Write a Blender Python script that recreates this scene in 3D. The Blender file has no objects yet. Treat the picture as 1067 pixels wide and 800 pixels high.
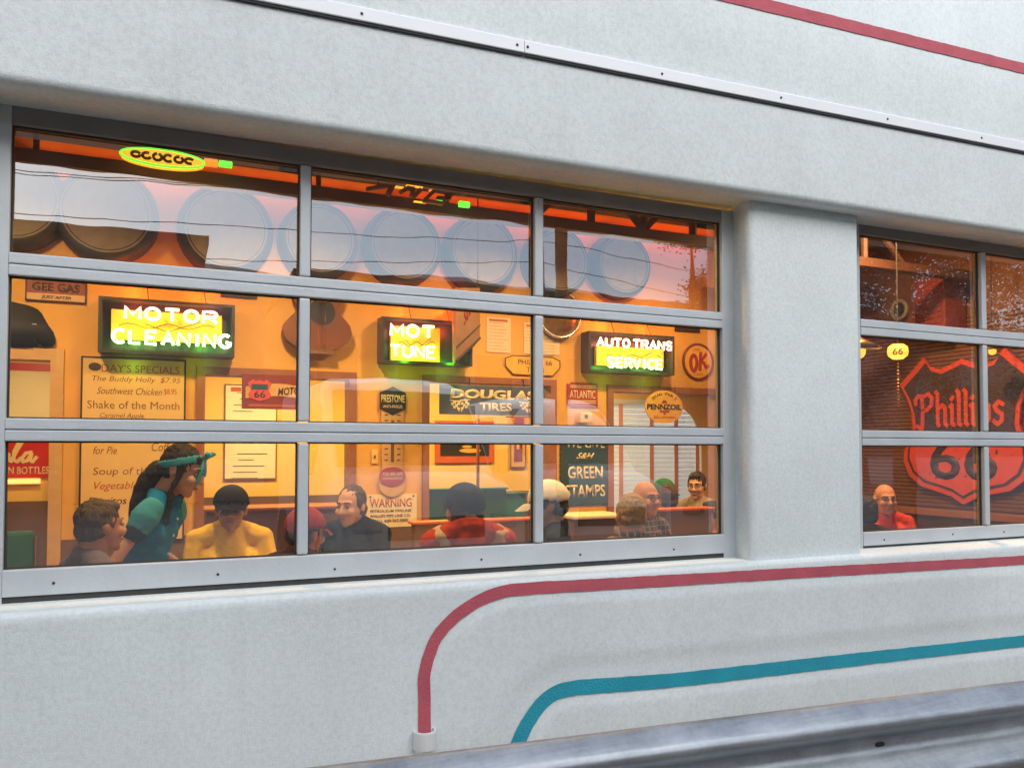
import bpy, bmesh, math, random
from mathutils import Vector, Matrix, noise as mnoise
random.seed(11)
R = math.radians
S = bpy.context.scene
COL = S.collection
V = Vector

# ------------------------------------------------------------------ camera
CAM = V((0.5049, -3.1538, 1.5)); YAW = 0.40663; PIT = 0.030784; ROL = 0.0010864; F = 830.0; SY = 42.875
cyw, syw, cp, sp = math.cos(YAW), math.sin(YAW), math.cos(PIT), math.sin(PIT)
r0 = V((cyw, -syw, 0)); u0 = V((-syw*sp, -cyw*sp, cp)); FW = V((syw*cp, cyw*cp, sp))
RT = r0*math.cos(ROL) + u0*math.sin(ROL); UP = -r0*math.sin(ROL) + u0*math.cos(ROL)
cam = bpy.data.cameras.new('camera'); co = bpy.data.objects.new('camera', cam); COL.objects.link(co)
co.matrix_world = Matrix(((RT.x, UP.x, -FW.x, CAM.x), (RT.y, UP.y, -FW.y, CAM.y), (RT.z, UP.z, -FW.z, CAM.z), (0, 0, 0, 1)))
cam.sensor_width = 36; cam.lens = 36*F/1067; cam.shift_y = SY/1067; cam.clip_start = .05; cam.clip_end = 3000
S.camera = co
def ray(u, v): return RT*((u-533.5)/F) + UP*(-(v-400-SY)/F) + FW
def at(u, v, Y):
    d = ray(u, v); return CAM + d*((Y-CAM.y)/d.y)
def atx(u, v, X):
    d = ray(u, v); return CAM + d*((X-CAM.x)/d.x)

# ------------------------------------------------------------------ materials
def mat(name, col, rough=.6, metal=0, var=.12, vs=3.0, bump=0, bs=120, emit=None, es=0, spec=.5, det=4, obj=True):
    m = bpy.data.materials.new(name); m.use_nodes = True
    nt = m.node_tree; b = nt.nodes['Principled BSDF']
    b.inputs['Roughness'].default_value = rough; b.inputs['Metallic'].default_value = metal
    b.inputs['Specular IOR Level'].default_value = spec
    tc = nt.nodes.new('ShaderNodeTexCoord')
    if var > 0:
        n = nt.nodes.new('ShaderNodeTexNoise'); n.inputs['Scale'].default_value = vs; n.inputs['Detail'].default_value = det
        nt.links.new(tc.outputs['Object'], n.inputs['Vector'])
        mx = nt.nodes.new('ShaderNodeMix'); mx.data_type = 'RGBA'
        nt.links.new(n.outputs['Fac'], mx.inputs['Factor'])
        mx.inputs['A'].default_value = (*[max(0, c*(1-var)) for c in col], 1)
        mx.inputs['B'].default_value = (*[min(1, c*(1+var)) for c in col], 1)
        nt.links.new(mx.outputs['Result'], b.inputs['Base Color'])
    else:
        b.inputs['Base Color'].default_value = (*col, 1)
    if bump > 0:
        n2 = nt.nodes.new('ShaderNodeTexNoise'); n2.inputs['Scale'].default_value = bs; n2.inputs['Detail'].default_value = 5
        nt.links.new(tc.outputs['Object'], n2.inputs['Vector'])
        bp = nt.nodes.new('ShaderNodeBump'); bp.inputs['Strength'].default_value = bump; bp.inputs['Distance'].default_value = .01
        nt.links.new(n2.outputs['Fac'], bp.inputs['Height']); nt.links.new(bp.outputs['Normal'], b.inputs['Normal'])
    if emit:
        b.inputs['Emission Color'].default_value = (*emit, 1); b.inputs['Emission Strength'].default_value = es
    return m
M = {}
def N(nt, t, **kw):
    n = nt.nodes.new(t)
    for k, v in kw.items(): n.inputs[k].default_value = v
    return n
def stucco(name, base, bscale=190, bstr=.38):
    """white painted stucco: fine grit, broad trowel patches, faint dirt runs"""
    m = bpy.data.materials.new(name); m.use_nodes = True; nt = m.node_tree; b = nt.nodes['Principled BSDF']; L = nt.links.new
    b.inputs['Roughness'].default_value = .85; b.inputs['Specular IOR Level'].default_value = .25
    tc = nt.nodes.new('ShaderNodeTexCoord'); P = tc.outputs['Object']
    a = N(nt, 'ShaderNodeTexNoise', Scale=1.3, Detail=6, Roughness=.6); L(P, a.inputs['Vector'])
    mp = nt.nodes.new('ShaderNodeMapping'); mp.inputs['Scale'].default_value = (7, 1, .8); L(P, mp.inputs['Vector'])
    s = N(nt, 'ShaderNodeTexNoise', Scale=1.6, Detail=7, Roughness=.65); L(mp.outputs['Vector'], s.inputs['Vector'])
    g = N(nt, 'ShaderNodeTexNoise', Scale=60, Detail=3); L(P, g.inputs['Vector'])
    r1 = nt.nodes.new('ShaderNodeValToRGB'); r1.color_ramp.elements[0].position = .35; r1.color_ramp.elements[1].position = .68
    r1.color_ramp.elements[0].color = (*[c*.93 for c in base], 1); r1.color_ramp.elements[1].color = (*[min(1, c*1.03) for c in base], 1)
    L(a.outputs['Fac'], r1.inputs['Fac'])
    r2 = nt.nodes.new('ShaderNodeValToRGB'); r2.color_ramp.elements[0].position = .56; r2.color_ramp.elements[1].position = .82
    r2.color_ramp.elements[0].color = (1, 1, 1, 1); r2.color_ramp.elements[1].color = (.93, .925, .91, 1)
    L(s.outputs['Fac'], r2.inputs['Fac'])
    r3 = nt.nodes.new('ShaderNodeValToRGB'); r3.color_ramp.elements[0].position = .3; r3.color_ramp.elements[1].position = .6
    r3.color_ramp.elements[0].color = (.90, .90, .90, 1); r3.color_ramp.elements[1].color = (1, 1, 1, 1); L(g.outputs['Fac'], r3.inputs['Fac'])
    m1 = nt.nodes.new('ShaderNodeMix'); m1.data_type = 'RGBA'; m1.blend_type = 'MULTIPLY'; m1.inputs['Factor'].default_value = 1
    L(r1.outputs['Color'], m1.inputs['A']); L(r2.outputs['Color'], m1.inputs['B'])
    m2 = nt.nodes.new('ShaderNodeMix'); m2.data_type = 'RGBA'; m2.blend_type = 'MULTIPLY'; m2.inputs['Factor'].default_value = 1
    L(m1.outputs['Result'], m2.inputs['A']); L(r3.outputs['Color'], m2.inputs['B'])
    mq = nt.nodes.new('ShaderNodeMapping'); mq.inputs['Scale'].default_value = (1, 1, 2.2); L(P, mq.inputs['Vector'])
    q = N(nt, 'ShaderNodeTexNoise', Scale=2.7, Detail=12, Roughness=.74); L(mq.outputs['Vector'], q.inputs['Vector'])
    r4 = nt.nodes.new('ShaderNodeValToRGB'); r4.color_ramp.elements[0].position = .66; r4.color_ramp.elements[1].position = .76
    r4.color_ramp.elements[0].color = (1, 1, 1, 1); r4.color_ramp.elements[1].color = (.80, .79, .76, 1); L(q.outputs['Fac'], r4.inputs['Fac'])
    m3 = nt.nodes.new('ShaderNodeMix'); m3.data_type = 'RGBA'; m3.blend_type = 'MULTIPLY'; m3.inputs['Factor'].default_value = 1
    L(m2.outputs['Result'], m3.inputs['A']); L(r4.outputs['Color'], m3.inputs['B']); L(m3.outputs['Result'], b.inputs['Base Color'])
    f = N(nt, 'ShaderNodeTexNoise', Scale=bscale, Detail=4, Roughness=.6); L(P, f.inputs['Vector'])
    f2 = N(nt, 'ShaderNodeTexNoise', Scale=14, Detail=4); L(P, f2.inputs['Vector'])
    ad = nt.nodes.new('ShaderNodeMath'); ad.operation = 'MULTIPLY_ADD'; L(f2.outputs['Fac'], ad.inputs[0]); ad.inputs[1].default_value = 1.1; L(f.outputs['Fac'], ad.inputs[2])
    bp = nt.nodes.new('ShaderNodeBump'); bp.inputs['Strength'].default_value = bstr; bp.inputs['Distance'].default_value = .006
    L(ad.outputs[0], bp.inputs['Height']); L(bp.outputs['Normal'], b.inputs['Normal'])
    return m
M['stucco'] = stucco('white_stucco', (.775, .835, .825))
M['alu'] = mat('painted_aluminium', (.55, .59, .61), .45, .1, .16, 5, .15, 60)
M['alu_dark'] = mat('dark_aluminium', (.27, .265, .262), .55, .1, .2, 8, .1, 60)  # darker grey, for the top rail of the doors only
M['rubber'] = mat('black_rubber', (.05, .048, .045), .8, 0, .4, 20, .4, 40)
M['red_paint'] = mat('faded_red_paint', (.53, .105, .135), .8, 0, .22, 9, .5, 150)
M['blue_paint'] = mat('turquoise_paint', (.02, .34, .44), .8, 0, .2, 9, .5, 150)
M['white_trim'] = mat('white_painted_metal', (.80, .82, .83), .5, 0, .05, 5)
M['screw'] = mat('dark_screw', (.06, .06, .06), .5, .5, 0)
M['dark_gap'] = mat('dark_gasket_shadow', (.035, .035, .035), .8, 0, .3, 20)  # gaskets, and the painted shadow line under the trim
def galv():
    m = bpy.data.materials.new('galvanised_steel'); m.use_nodes = True; nt = m.node_tree; b = nt.nodes['Principled BSDF']; L = nt.links.new
    tc = nt.nodes.new('ShaderNodeTexCoord'); P = tc.outputs['Object']
    v = N(nt, 'ShaderNodeTexVoronoi', Scale=70); L(P, v.inputs['Vector'])
    n = N(nt, 'ShaderNodeTexNoise', Scale=5, Detail=8, Roughness=.7); L(P, n.inputs['Vector'])
    mp = nt.nodes.new('ShaderNodeMapping'); mp.inputs['Scale'].default_value = (2, 30, 30); L(P, mp.inputs['Vector'])
    s = N(nt, 'ShaderNodeTexNoise', Scale=3, Detail=6); L(mp.outputs['Vector'], s.inputs['Vector'])
    a = nt.nodes.new('ShaderNodeMath'); a.operation = 'MULTIPLY_ADD'; L(v.outputs['Color'], a.inputs[0]); a.inputs[1].default_value = .10; L(n.outputs['Fac'], a.inputs[2])
    a2 = nt.nodes.new('ShaderNodeMath'); a2.operation = 'MULTIPLY_ADD'; L(s.outputs['Fac'], a2.inputs[0]); a2.inputs[1].default_value = .40; L(a.outputs[0], a2.inputs[2])
    r = nt.nodes.new('ShaderNodeValToRGB'); r.color_ramp.elements[0].position = .40; r.color_ramp.elements[1].position = .95
    r.color_ramp.elements[0].color = (.22, .245, .27, 1); r.color_ramp.elements[1].color = (.47, .50, .53, 1); L(a2.outputs[0], r.inputs['Fac']); L(r.outputs['Color'], b.inputs['Base Color'])
    b.inputs['Metallic'].default_value = .7
    r2 = nt.nodes.new('ShaderNodeMapRange'); L(n.outputs['Fac'], r2.inputs['Value']); r2.inputs['To Min'].default_value = .34; r2.inputs['To Max'].default_value = .56; L(r2.outputs['Result'], b.inputs['Roughness'])
    bp = nt.nodes.new('ShaderNodeBump'); bp.inputs['Strength'].default_value = .06; bp.inputs['Distance'].default_value = .01; L(a2.outputs[0], bp.inputs['Height']); L(bp.outputs['Normal'], b.inputs['Normal'])
    return m
M['galv'] = galv()
def glass():
    m = bpy.data.materials.new('window_glass'); m.use_nodes = True; nt = m.node_tree; nt.nodes.clear(); L = nt.links.new
    out = nt.nodes.new('ShaderNodeOutputMaterial'); mx = nt.nodes.new('ShaderNodeMixShader')
    t = nt.nodes.new('ShaderNodeBsdfTransparent'); t.inputs['Color'].default_value = (.93, .95, .94, 1)
    g = nt.nodes.new('ShaderNodeBsdfGlossy'); g.inputs['Roughness'].default_value = .004; g.inputs['Color'].default_value = (.93, .97, 1, 1)
    fr = nt.nodes.new('ShaderNodeFresnel'); fr.inputs['IOR'].default_value = 1.5
    ad = nt.nodes.new('ShaderNodeMath'); ad.operation = 'MULTIPLY_ADD'; L(fr.outputs['Fac'], ad.inputs[0]); ad.inputs[1].default_value = GLASS_K; ad.inputs[2].default_value = GLASS_A
    tc = nt.nodes.new('ShaderNodeTexCoord')
    n = N(nt, 'ShaderNodeTexNoise', Scale=2.2, Detail=2); L(tc.outputs['Object'], n.inputs['Vector'])
    bp = nt.nodes.new('ShaderNodeBump'); bp.inputs['Strength'].default_value = .045; bp.inputs['Distance'].default_value = .02
    L(n.outputs['Fac'], bp.inputs['Height']); L(bp.outputs['Normal'], g.inputs['Normal'])
    L(ad.outputs[0], mx.inputs['Fac']); L(t.outputs[0], mx.inputs[1]); L(g.outputs[0], mx.inputs[2]); df = nt.nodes.new('ShaderNodeBsdfDiffuse'); df.inputs['Color'].default_value = (.7, .7, .68, 1); n3 = N(nt, 'ShaderNodeTexNoise', Scale=3.5, Detail=8, Roughness=.7); L(tc.outputs['Object'], n3.inputs['Vector'])
    mr = nt.nodes.new('ShaderNodeMapRange'); mr.inputs['From Min'].default_value = .4; mr.inputs['From Max'].default_value = .75; mr.inputs['To Min'].default_value = .012; mr.inputs['To Max'].default_value = .055; L(n3.outputs['Fac'], mr.inputs['Value'])
    m2 = nt.nodes.new('ShaderNodeMixShader'); L(mr.outputs['Result'], m2.inputs['Fac']); L(mx.outputs[0], m2.inputs[1]); L(df.outputs[0], m2.inputs[2]); L(m2.outputs[0], out.inputs['Surface'])
    return m
GLASS_K, GLASS_A = 1.6, .20
M['glass'] = glass()
M['wall_yellow'] = mat('golden_wall_paint', (.73, .395, .08), .75, 0, .16, 1.6, .15, 40)
M['ceil'] = mat('orange_ceiling', (.74, .30, .07), .6, 0, .1, 3)
M['beam'] = mat('brown_beam', (.10, .045, .028), .6, 0, .2, 6)
M['frame_brown'] = mat('brown_wood_trim', (.30, .115, .055), .5, 0, .25, 9)
M['wains'] = mat('brown_wainscot', (.16, .085, .05), .6, 0, .2, 5)
M['room2'] = mat('pale_yellow_wall', (.83, .56, .14), .75, 0, .06, 2)
M['tile'] = mat('brown_floor_tile', (.20, .12, .08), .5, 0, .2, 4)
M['red_orange'] = mat('red_orange_top', (.62, .12, .04), .45, 0, .1, 6)
M['white'] = mat('warm_white', (.78, .74, .66), .6, 0, .05, 4)
M['cream'] = mat('cream_enamel', (.80, .66, .42), .45, 0, .10, 9)
M['black'] = mat('soot_black', (.018, .017, .016), .6, 0, .2, 9)
M['dark_case'] = mat('dark_sign_case', (.05, .045, .042), .35, 0, .2, 9)
M['ink_soft'] = mat('soft_ink', (.24, .12, .05), .8, 0, 0)
M['ink'] = mat('dark_ink', (.07, .045, .03), .8, 0, 0)
M['ink_red'] = mat('faded_red_ink', (.45, .10, .05), .8, 0, 0)
M['sign_red'] = mat('old_red_enamel', (.36, .04, .025), .45, 0, .22, 14)
M['sign_maroon'] = mat('maroon_enamel', (.22, .035, .025), .5, 0, .2, 14)
M['sign_tan'] = mat('tan_enamel', (.62, .38, .17), .5, 0, .15, 14)
M['sign_navy'] = mat('slate_blue_enamel', (.085, .105, .20), .4, 0, .2, 14)
M['sign_green'] = mat('dark_green_enamel', (.03, .075, .10), .4, 0, .2, 14)
M['sign_yellow'] = mat('yellow_enamel', (.80, .43, .06), .45, 0, .12, 14)
M['soda_red'] = mat('bright_red_enamel', (.56, .025, .02), .35, 0, .1, 8)
M['board'] = mat('marker_board', (.78, .52, .20), .4, 0, .05, 3)
M['tyre'] = mat('old_tyre_rubber', (.030, .028, .027), .6, 0, .3, 14, .4, 30)
M['whitewall'] = mat('dusty_whitewall', (.27, .235, .20), .7, 0, .3, 14)
M['rim'] = mat('dull_wheel_disc', (.035, .031, .028), .5, .1, .3, 10)
M['brass'] = mat('tarnished_brass', (.36, .22, .08), .3, .7, .4, 18, .6, 30)
M['wood'] = mat('brown_guitar_wood', (.19, .065, .022), .4, 0, .3, 5)
M['crate'] = mat('old_crate_wood', (.20, .10, .05), .7, 0, .3, 12, .3, 60)
M['paper'] = mat('aged_paper', (.72, .60, .45), .8, 0, .05, 6)
M['chrome'] = mat('chrome_steel', (.6, .6, .6), .2, 1, 0)
M['green_vinyl'] = mat('green_vinyl', (.03, .17, .11), .4, 0, .15, 6)
M['slat'] = mat('white_blind_slat', (.88, .88, .87), .5, 0, .03, 8)
_b = M['slat'].node_tree.nodes['Principled BSDF']; _tr = M['slat'].node_tree.nodes.new('ShaderNodeBsdfTranslucent'); _tr.inputs['Color'].default_value = (.85, .88, .9, 1)
_mx = M['slat'].node_tree.nodes.new('ShaderNodeMixShader'); _mx.inputs['Fac'].default_value = .45
M['slat'].node_tree.links.new(_b.outputs[0], _mx.inputs[1]); M['slat'].node_tree.links.new(_tr.outputs[0], _mx.inputs[2]); M['slat'].node_tree.links.new(_mx.outputs[0], M['slat'].node_tree.nodes['Material Output'].inputs['Surface'])
M['daylit'] = mat('daylit_window', (.5, .55, .6), .3, 0, 0, emit=(.92, .95, .92), es=1.0)
M['pink_tape'] = mat('pink_ladder_tape', (.70, .30, .26), .8, 0, .1, 8)
M['siding'] = mat('brown_siding', (.20, .095, .045), .5, 0, .2, 5)
M['shield_red'] = mat('weathered_shield_red', (.66, .075, .03), .5, 0, .15, 12)
M['shield_dark'] = mat('weathered_shield_black', (.055, .028, .022), .55, 0, .3, 12)
M['cabinet_red'] = mat('dark_red_cabinet', (.20, .035, .02), .5, 0, .2, 6)
M['grey_plastic'] = mat('grey_plastic', (.35, .33, .31), .5, 0, .1, 6)
M['pipe'] = mat('white_pvc', (.74, .75, .73), .5, 0, .06, 8)
M['concrete'] = mat('beige_concrete', (.19, .17, .15), .85, 0, .15, 3, .4, 60)
M['asphalt'] = mat('asphalt', (.06, .06, .062), .9, 0, .25, 1.5, .5, 40)
M['red_kerb'] = mat('red_kerb_paint', (.28, .05, .045), .8, 0, .2, 5)
M['neon_red'] = mat('red_neon', (.9, .3, .2), .4, 0, 0, emit=(1, .33, .17), es=15)
M['neon_green'] = mat('green_neon', (.6, .9, .4), .4, 0, 0, emit=(.50, 1, .26), es=9)
M['neon_panel'] = mat('yellow_lit_panel', (.85, .48, .03), .5, 0, .05, 5, emit=(1, .36, .01), es=.22)  # faint emission stands in for tube light falling on the panel
M['wire'] = mat('black_wire', (.03, .03, .03), .6, 0, 0)

# ------------------------------------------------------------------ helpers
W = {}
def link(o, parent=None):
    COL.objects.link(o)
    if parent is not None:
        o.parent = parent; o.location = -W.get(parent, V((0, 0, 0)))
        W[o] = V((0, 0, 0))
    else: W[o] = o.location.copy()
    return o
def obj(name, bm, m, parent=None, smooth=False, local=False):
    if isinstance(bm, bmesh.types.BMesh):
        me = bpy.data.meshes.new(name); bm.normal_update(); bm.to_mesh(me); bm.free()
    else: me = bm; me.name = name
    if smooth:
        me.polygons.foreach_set('use_smooth', [True]*len(me.polygons))
    me.materials.clear(); me.materials.append(M[m] if isinstance(m, str) else m)
    o = bpy.data.objects.new(name, me)
    if local: COL.objects.link(o); o.parent = parent
    else: link(o, parent)
    return o
def tag(o, label, cat, group=None, kind=None):
    o['label'] = label; o['category'] = cat
    if group: o['group'] = group
    if kind: o['kind'] = kind
    return o
def thing(name, label, cat, loc=(0, 0, 0), group=None, rz=0):
    o = bpy.data.objects.new(name, None); o.empty_display_size = .1; o.location = loc; o.rotation_euler.z = rz
    COL.objects.link(o); W[o] = V(loc); return tag(o, label, cat, group)
def dup(t, loc, rz=0, label=None):
    c = t.copy(); COL.objects.link(c); c.location = loc; c.rotation_euler.z = rz
    if label: c['label'] = label
    def rec(a, b):
        for ch in list(a.children):
            d = ch.copy(); COL.objects.link(d); d.parent = b; rec(ch, d)
    kids = list(t.children)
    for ch in kids:
        d = ch.copy(); COL.objects.link(d); d.parent = c; rec(ch, d)
    return c
def B(): return bmesh.new()
def box(bm, x0, x1, y0, y1, z0, z1, bev=0):
    g = bmesh.ops.create_cube(bm, size=1); vs = g['verts']
    for v in vs: v.co = V(((x0+x1)/2+v.co.x*(x1-x0), (y0+y1)/2+v.co.y*(y1-y0), (z0+z1)/2+v.co.z*(z1-z0)))
    if bev > 0:
        es = list({e for v in vs for e in v.link_edges})
        bmesh.ops.bevel(bm, geom=es, offset=bev, segments=2, affect='EDGES', profile=.6)
    return bm
def tube(bm, pts, r, seg=8, closed=False):
    pts = [V(p) for p in pts]; n = len(pts); rings = []
    rr = r if isinstance(r, (list, tuple)) else [r]*n
    prev = None
    for i, p in enumerate(pts):
        a = pts[(i-1) % n] if (i > 0 or closed) else p; b = pts[(i+1) % n] if (i < n-1 or closed) else p
        t = (b-a); t = t.normalized() if t.length > 1e-9 else V((0, 0, 1))
        if prev is None:
            up = V((0, 0, 1)) if abs(t.z) < .9 else V((1, 0, 0)); s = t.cross(up).normalized()
        else:
            s = prev - t*prev.dot(t); s = s.normalized() if s.length > 1e-6 else t.orthogonal().normalized()
        prev = s; q = t.cross(s)
        rings.append([bm.verts.new(p + (s*math.cos(2*math.pi*k/seg)+q*math.sin(2*math.pi*k/seg))*rr[i]) for k in range(seg)])
    for i in range(n if closed else n-1):
        A, C_ = rings[i], rings[(i+1) % n]
        for k in range(seg): bm.faces.new((A[k], A[(k+1) % seg], C_[(k+1) % seg], C_[k]))
    if not closed:
        bm.faces.new(rings[0][::-1]); bm.faces.new(rings[-1])
    return bm
def lathe(bm, prof, c=(0, 0, 0), axis='z', seg=32, tilt=None):
    c = V(c); rings = []
    for r, h in prof:
        ring = []
        for k in range(seg):
            a = 2*math.pi*k/seg
            p = V((r*math.cos(a), r*math.sin(a), h))
            if axis == 'y': p = V((p.x, -p.z, p.y))       # axis points to -y
            if axis == 'x': p = V((-p.z, p.x, p.y))
            ring.append(bm.verts.new(c+p))
        rings.append(ring)
    for i in range(len(rings)-1):
        for k in range(seg):
            try: bm.faces.new((rings[i][k], rings[i][(k+1) % seg], rings[i+1][(k+1) % seg], rings[i+1][k]))
            except ValueError: pass
    for e in (0, -1):
        if prof[e][0] > 1e-5:
            try: bm.faces.new(rings[e] if e else rings[e][::-1])
            except ValueError: pass
    return bm
def prism(bm, pts, y0, y1, plane='y'):
    """outline pts (a,b) extruded between y0 and y1; plane 'y': a=x,b=z; plane 'x': a=y,b=z"""
    f = (lambda a, b, d: V((a, d, b))) if plane == 'y' else (lambda a, b, d: V((d, a, b)))
    A = [bm.verts.new(f(a, b, y0)) for a, b in pts]; Bv = [bm.verts.new(f(a, b, y1)) for a, b in pts]
    n = len(pts)
    bm.faces.new(A); bm.faces.new(Bv[::-1])
    for i in range(n): bm.faces.new((A[i], Bv[i], Bv[(i+1) % n], A[(i+1) % n]))
    bmesh.ops.recalc_face_normals(bm, faces=bm.faces[:])
    return bm
def ell(cx, cz, rx, rz, n=40): return [(cx+rx*math.cos(2*math.pi*k/n), cz+rz*math.sin(2*math.pi*k/n)) for k in range(n)]
def text_bm(s, cx, cz, w, h, Y, bold=0, shear=0, depth=.002, plane='y', flip=False, rot=0, skew=0):
    c = bpy.data.curves.new('t', 'FONT'); c.body = s; c.size = 1; c.offset = bold; c.shear = shear; c.align_x = 'CENTER'; c.resolution_u = 3
    o = bpy.data.objects.new('t', c); me = bpy.data.meshes.new_from_object(o)
    bpy.data.objects.remove(o); bpy.data.curves.remove(c)
    bm = B(); bm.from_mesh(me); bpy.data.meshes.remove(me)
    xs = [v.co.x for v in bm.verts]; ys = [v.co.y for v in bm.verts]
    x0, x1, y0, y1 = min(xs), max(xs), min(ys), max(ys)
    for v in bm.verts:
        a = ((v.co.x-x0)/(x1-x0)-.5)*w; b = ((v.co.y-y0)/(y1-y0)-.5)*h + skew*a
        if flip: a = -a
        if rot: a, b = a*math.cos(rot)-b*math.sin(rot), a*math.sin(rot)+b*math.cos(rot)
        v.co = V((cx+a, Y, cz+b)) if plane == 'y' else V((Y, cx-a, cz+b))
    fs = bm.faces[:]
    g = bmesh.ops.extrude_face_region(bm, geom=fs)
    d = V((0, -depth, 0)) if plane == 'y' else V((-depth, 0, 0))
    for v in [e for e in g['geom'] if isinstance(e, bmesh.types.BMVert)]: v.co += d
    bmesh.ops.recalc_face_normals(bm, faces=bm.faces[:])
    return bm
def join(*bms):
    out = bms[0]
    for b in bms[1:]:
        me = bpy.data.meshes.new('j'); b.to_mesh(me); b.free(); out.from_mesh(me); bpy.data.meshes.remove(me)
    return out
def arc(cx, cz, rx, rz, a0, a1, n=10):
    return [(cx+rx*math.cos(R(a0+(a1-a0)*i/n)), cz+rz*math.sin(R(a0+(a1-a0)*i/n))) for i in range(n+1)]
G = {  # single stroke letters in a .7 x 1 box
 'M': [[(0, 0), (0, 1), (.35, .35), (.7, 1), (.7, 0)]], 'O': [arc(.35, .5, .35, .5, 90, 450, 18)], 'T': [[(0, 1), (.7, 1)], [(.35, 1), (.35, 0)]],
 'R': [[(0, 0), (0, 1), (.4, 1)]+arc(.4, .75, .28, .25, 90, -90, 8)+[(0, .5)], [(.35, .5), (.7, 0)]],
 'C': [arc(.38, .5, .38, .5, 50, 310, 14)], 'L': [[(0, 1), (0, 0), (.6, 0)]], 'E': [[(.62, 1), (0, 1), (0, 0), (.62, 0)], [(0, .52), (.5, .52)]],
 'A': [[(0, 0), (.35, 1), (.7, 0)], [(.14, .36), (.56, .36)]], 'N': [[(0, 0), (0, 1), (.7, 0), (.7, 1)]], 'I': [[(.2, 0), (.2, 1)]],
 'G': [arc(.38, .5, .38, .5, 50, 340, 14)+[(.42, .42)]], 'U': [[(0, 1), (0, .32)]+arc(.35, .32, .35, .32, 180, 360, 8)+[(.7, 1)]],
 'S': [arc(.35, .75, .32, .25, 30, 270, 9)+arc(.35, .25, .33, .25, 90, -150, 9)], 'V': [[(0, 1), (.35, 0), (.7, 1)]], ' ': [],
 'H': [[(0, 0), (0, 1)], [(.7, 0), (.7, 1)], [(0, .5), (.7, .5)]]}
def neon_bm(s, x0, x1, z0, z1, Y, r):
    bm = B(); adv = {'I': .62, ' ': .45}
    tot = sum(adv.get(c, .98) for c in s)-.28; x = 0
    for c in s:
        for st in G[c]:
            pts = [(x0+(x+a)/tot*(x1-x0), Y, z0+b*(z1-z0)) for a, b in st]
            tube(bm, pts, r, 8)
        x += adv.get(c, .98)
    return bm
def ribbon(bm, pts, w, Y, d=.002, plane='y'):
    """thick brush stroke along (a,b) points"""
    for i in range(len(pts)-1):
        a, b = V(pts[i]), V(pts[i+1]); t = (b-a)
        if t.length < 1e-6: continue
        t = t.normalized(); n = V((-t.y, t.x))*w/2; e = t*w*.25
        prism(bm, [tuple(a-e+n), tuple(a-e-n), tuple(b+e-n), tuple(b+e+n)], Y, Y-d-.00035*(i % 7), plane)
    return bm
def sm(a, b, x):
    t = max(0, min(1, (x-a)/(b-a))); return t*t*(3-2*t)

# ------------------------------------------------------------------ world and light
w = bpy.data.worlds.new('World'); S.world = w; w.use_nodes = True; nt = w.node_tree
sky = nt.nodes.new('ShaderNodeTexSky'); sky.sky_type = 'NISHITA'; sky.sun_disc = False
sky.sun_elevation = R(38); sky.sun_rotation = R(200); sky.air_density = 1.2; sky.dust_density = 1.8; sky.ozone_density = 1.3
bg = nt.nodes['Background']; bg.inputs['Strength'].default_value = .15; nt.links.new(sky.outputs[0], bg.inputs[0])
sl = bpy.data.lights.new('sun', 'SUN'); sl.energy = 1.5; sl.angle = R(40); sl.color = (1, .995, .97)
so = bpy.data.objects.new('sun', sl); COL.objects.link(so)
so.rotation_euler = V((-.34, .62, -.72)).to_track_quat('-Z', 'Y').to_euler()
S.view_settings.view_transform = 'Standard'; S.view_settings.look = 'None'; S.view_settings.exposure = .37
S.cycles.use_denoising = True; S.cycles.max_bounces = 8; S.cycles.transparent_max_bounces = 12
S.cycles.sample_clamp_indirect = 6; S.cycles.caustics_reflective = False; S.cycles.caustics_refractive = False

# ------------------------------------------------------------------ ground
bm = B(); box(bm, -400, 400, -400, 400, -.3, -.02); g = obj('ground', bm, 'asphalt'); g['kind'] = 'structure'
bm = B(); box(bm, -30, 30, -3.2, 8, -.1, -.004); g = obj('pavement', bm, 'concrete'); g['kind'] = 'structure'
bm = B(); box(bm, 1, 14, -.62, -.50, -.05, .06, .01); tag(obj('kerb', bm, 'red_kerb'), 'low dark red painted kerb between the guardrail and the white wall', 'kerb', None, 'structure')

# ------------------------------------------------------------------ building shell
bd = thing('diner_building', 'white stucco diner with a red and a turquoise stripe along its front', 'building', (2, 0, 0))
RED = [(1.414, -.02), (1.414, .60), (1.418, .66), (1.432, .72), (1.461, .777), (1.508, .828), (1.566, .868), (1.618, .901), (1.675, .923), (1.74, .935), (1.813, .939), (2.542, .929), (4.87, .893), (12.5, .78)]
BLU = [(1.785, -.02), (1.79, .25), (1.814, .348), (1.840, .392), (1.873, .436), (1.915, .477), (1.96, .502), (2.021, .516), (2.10, .515), (2.539, .495), (4.858, .451), (12.5, .31)]
def smoothp(P, k0, k1, n=5):
    out = P[:k0]
    for i in range(k0, k1):
        p0, p1, p2, p3 = [V(P[j]) for j in (max(0, i-1), i, i+1, min(len(P)-1, i+2))]
        for k in range(n):
            t = k/n; q = .5*(2*p1+(p2-p0)*t+(2*p0-5*p1+4*p2-p3)*t*t+(3*p1-p0-3*p2+p3)*t*t*t); out.append((q.x, q.y))
    return out+P[k1:]
RED = smoothp([(1.414, -.02), (1.414, .55), (1.414, .645), (1.461, .777), (1.566, .872), (1.70, .928), (1.84, .940), (2.2, .9345), (2.542, .929), (4.87, .893), (12.5, .78)], 1, 7)
BLU = smoothp([(1.785, -.02), (1.79, .25), (1.808, .335), (1.873, .436), (1.953, .500), (2.05, .517), (2.2, .511), (2.539, .495), (4.858, .451), (12.5, .31)], 1, 6)
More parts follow.
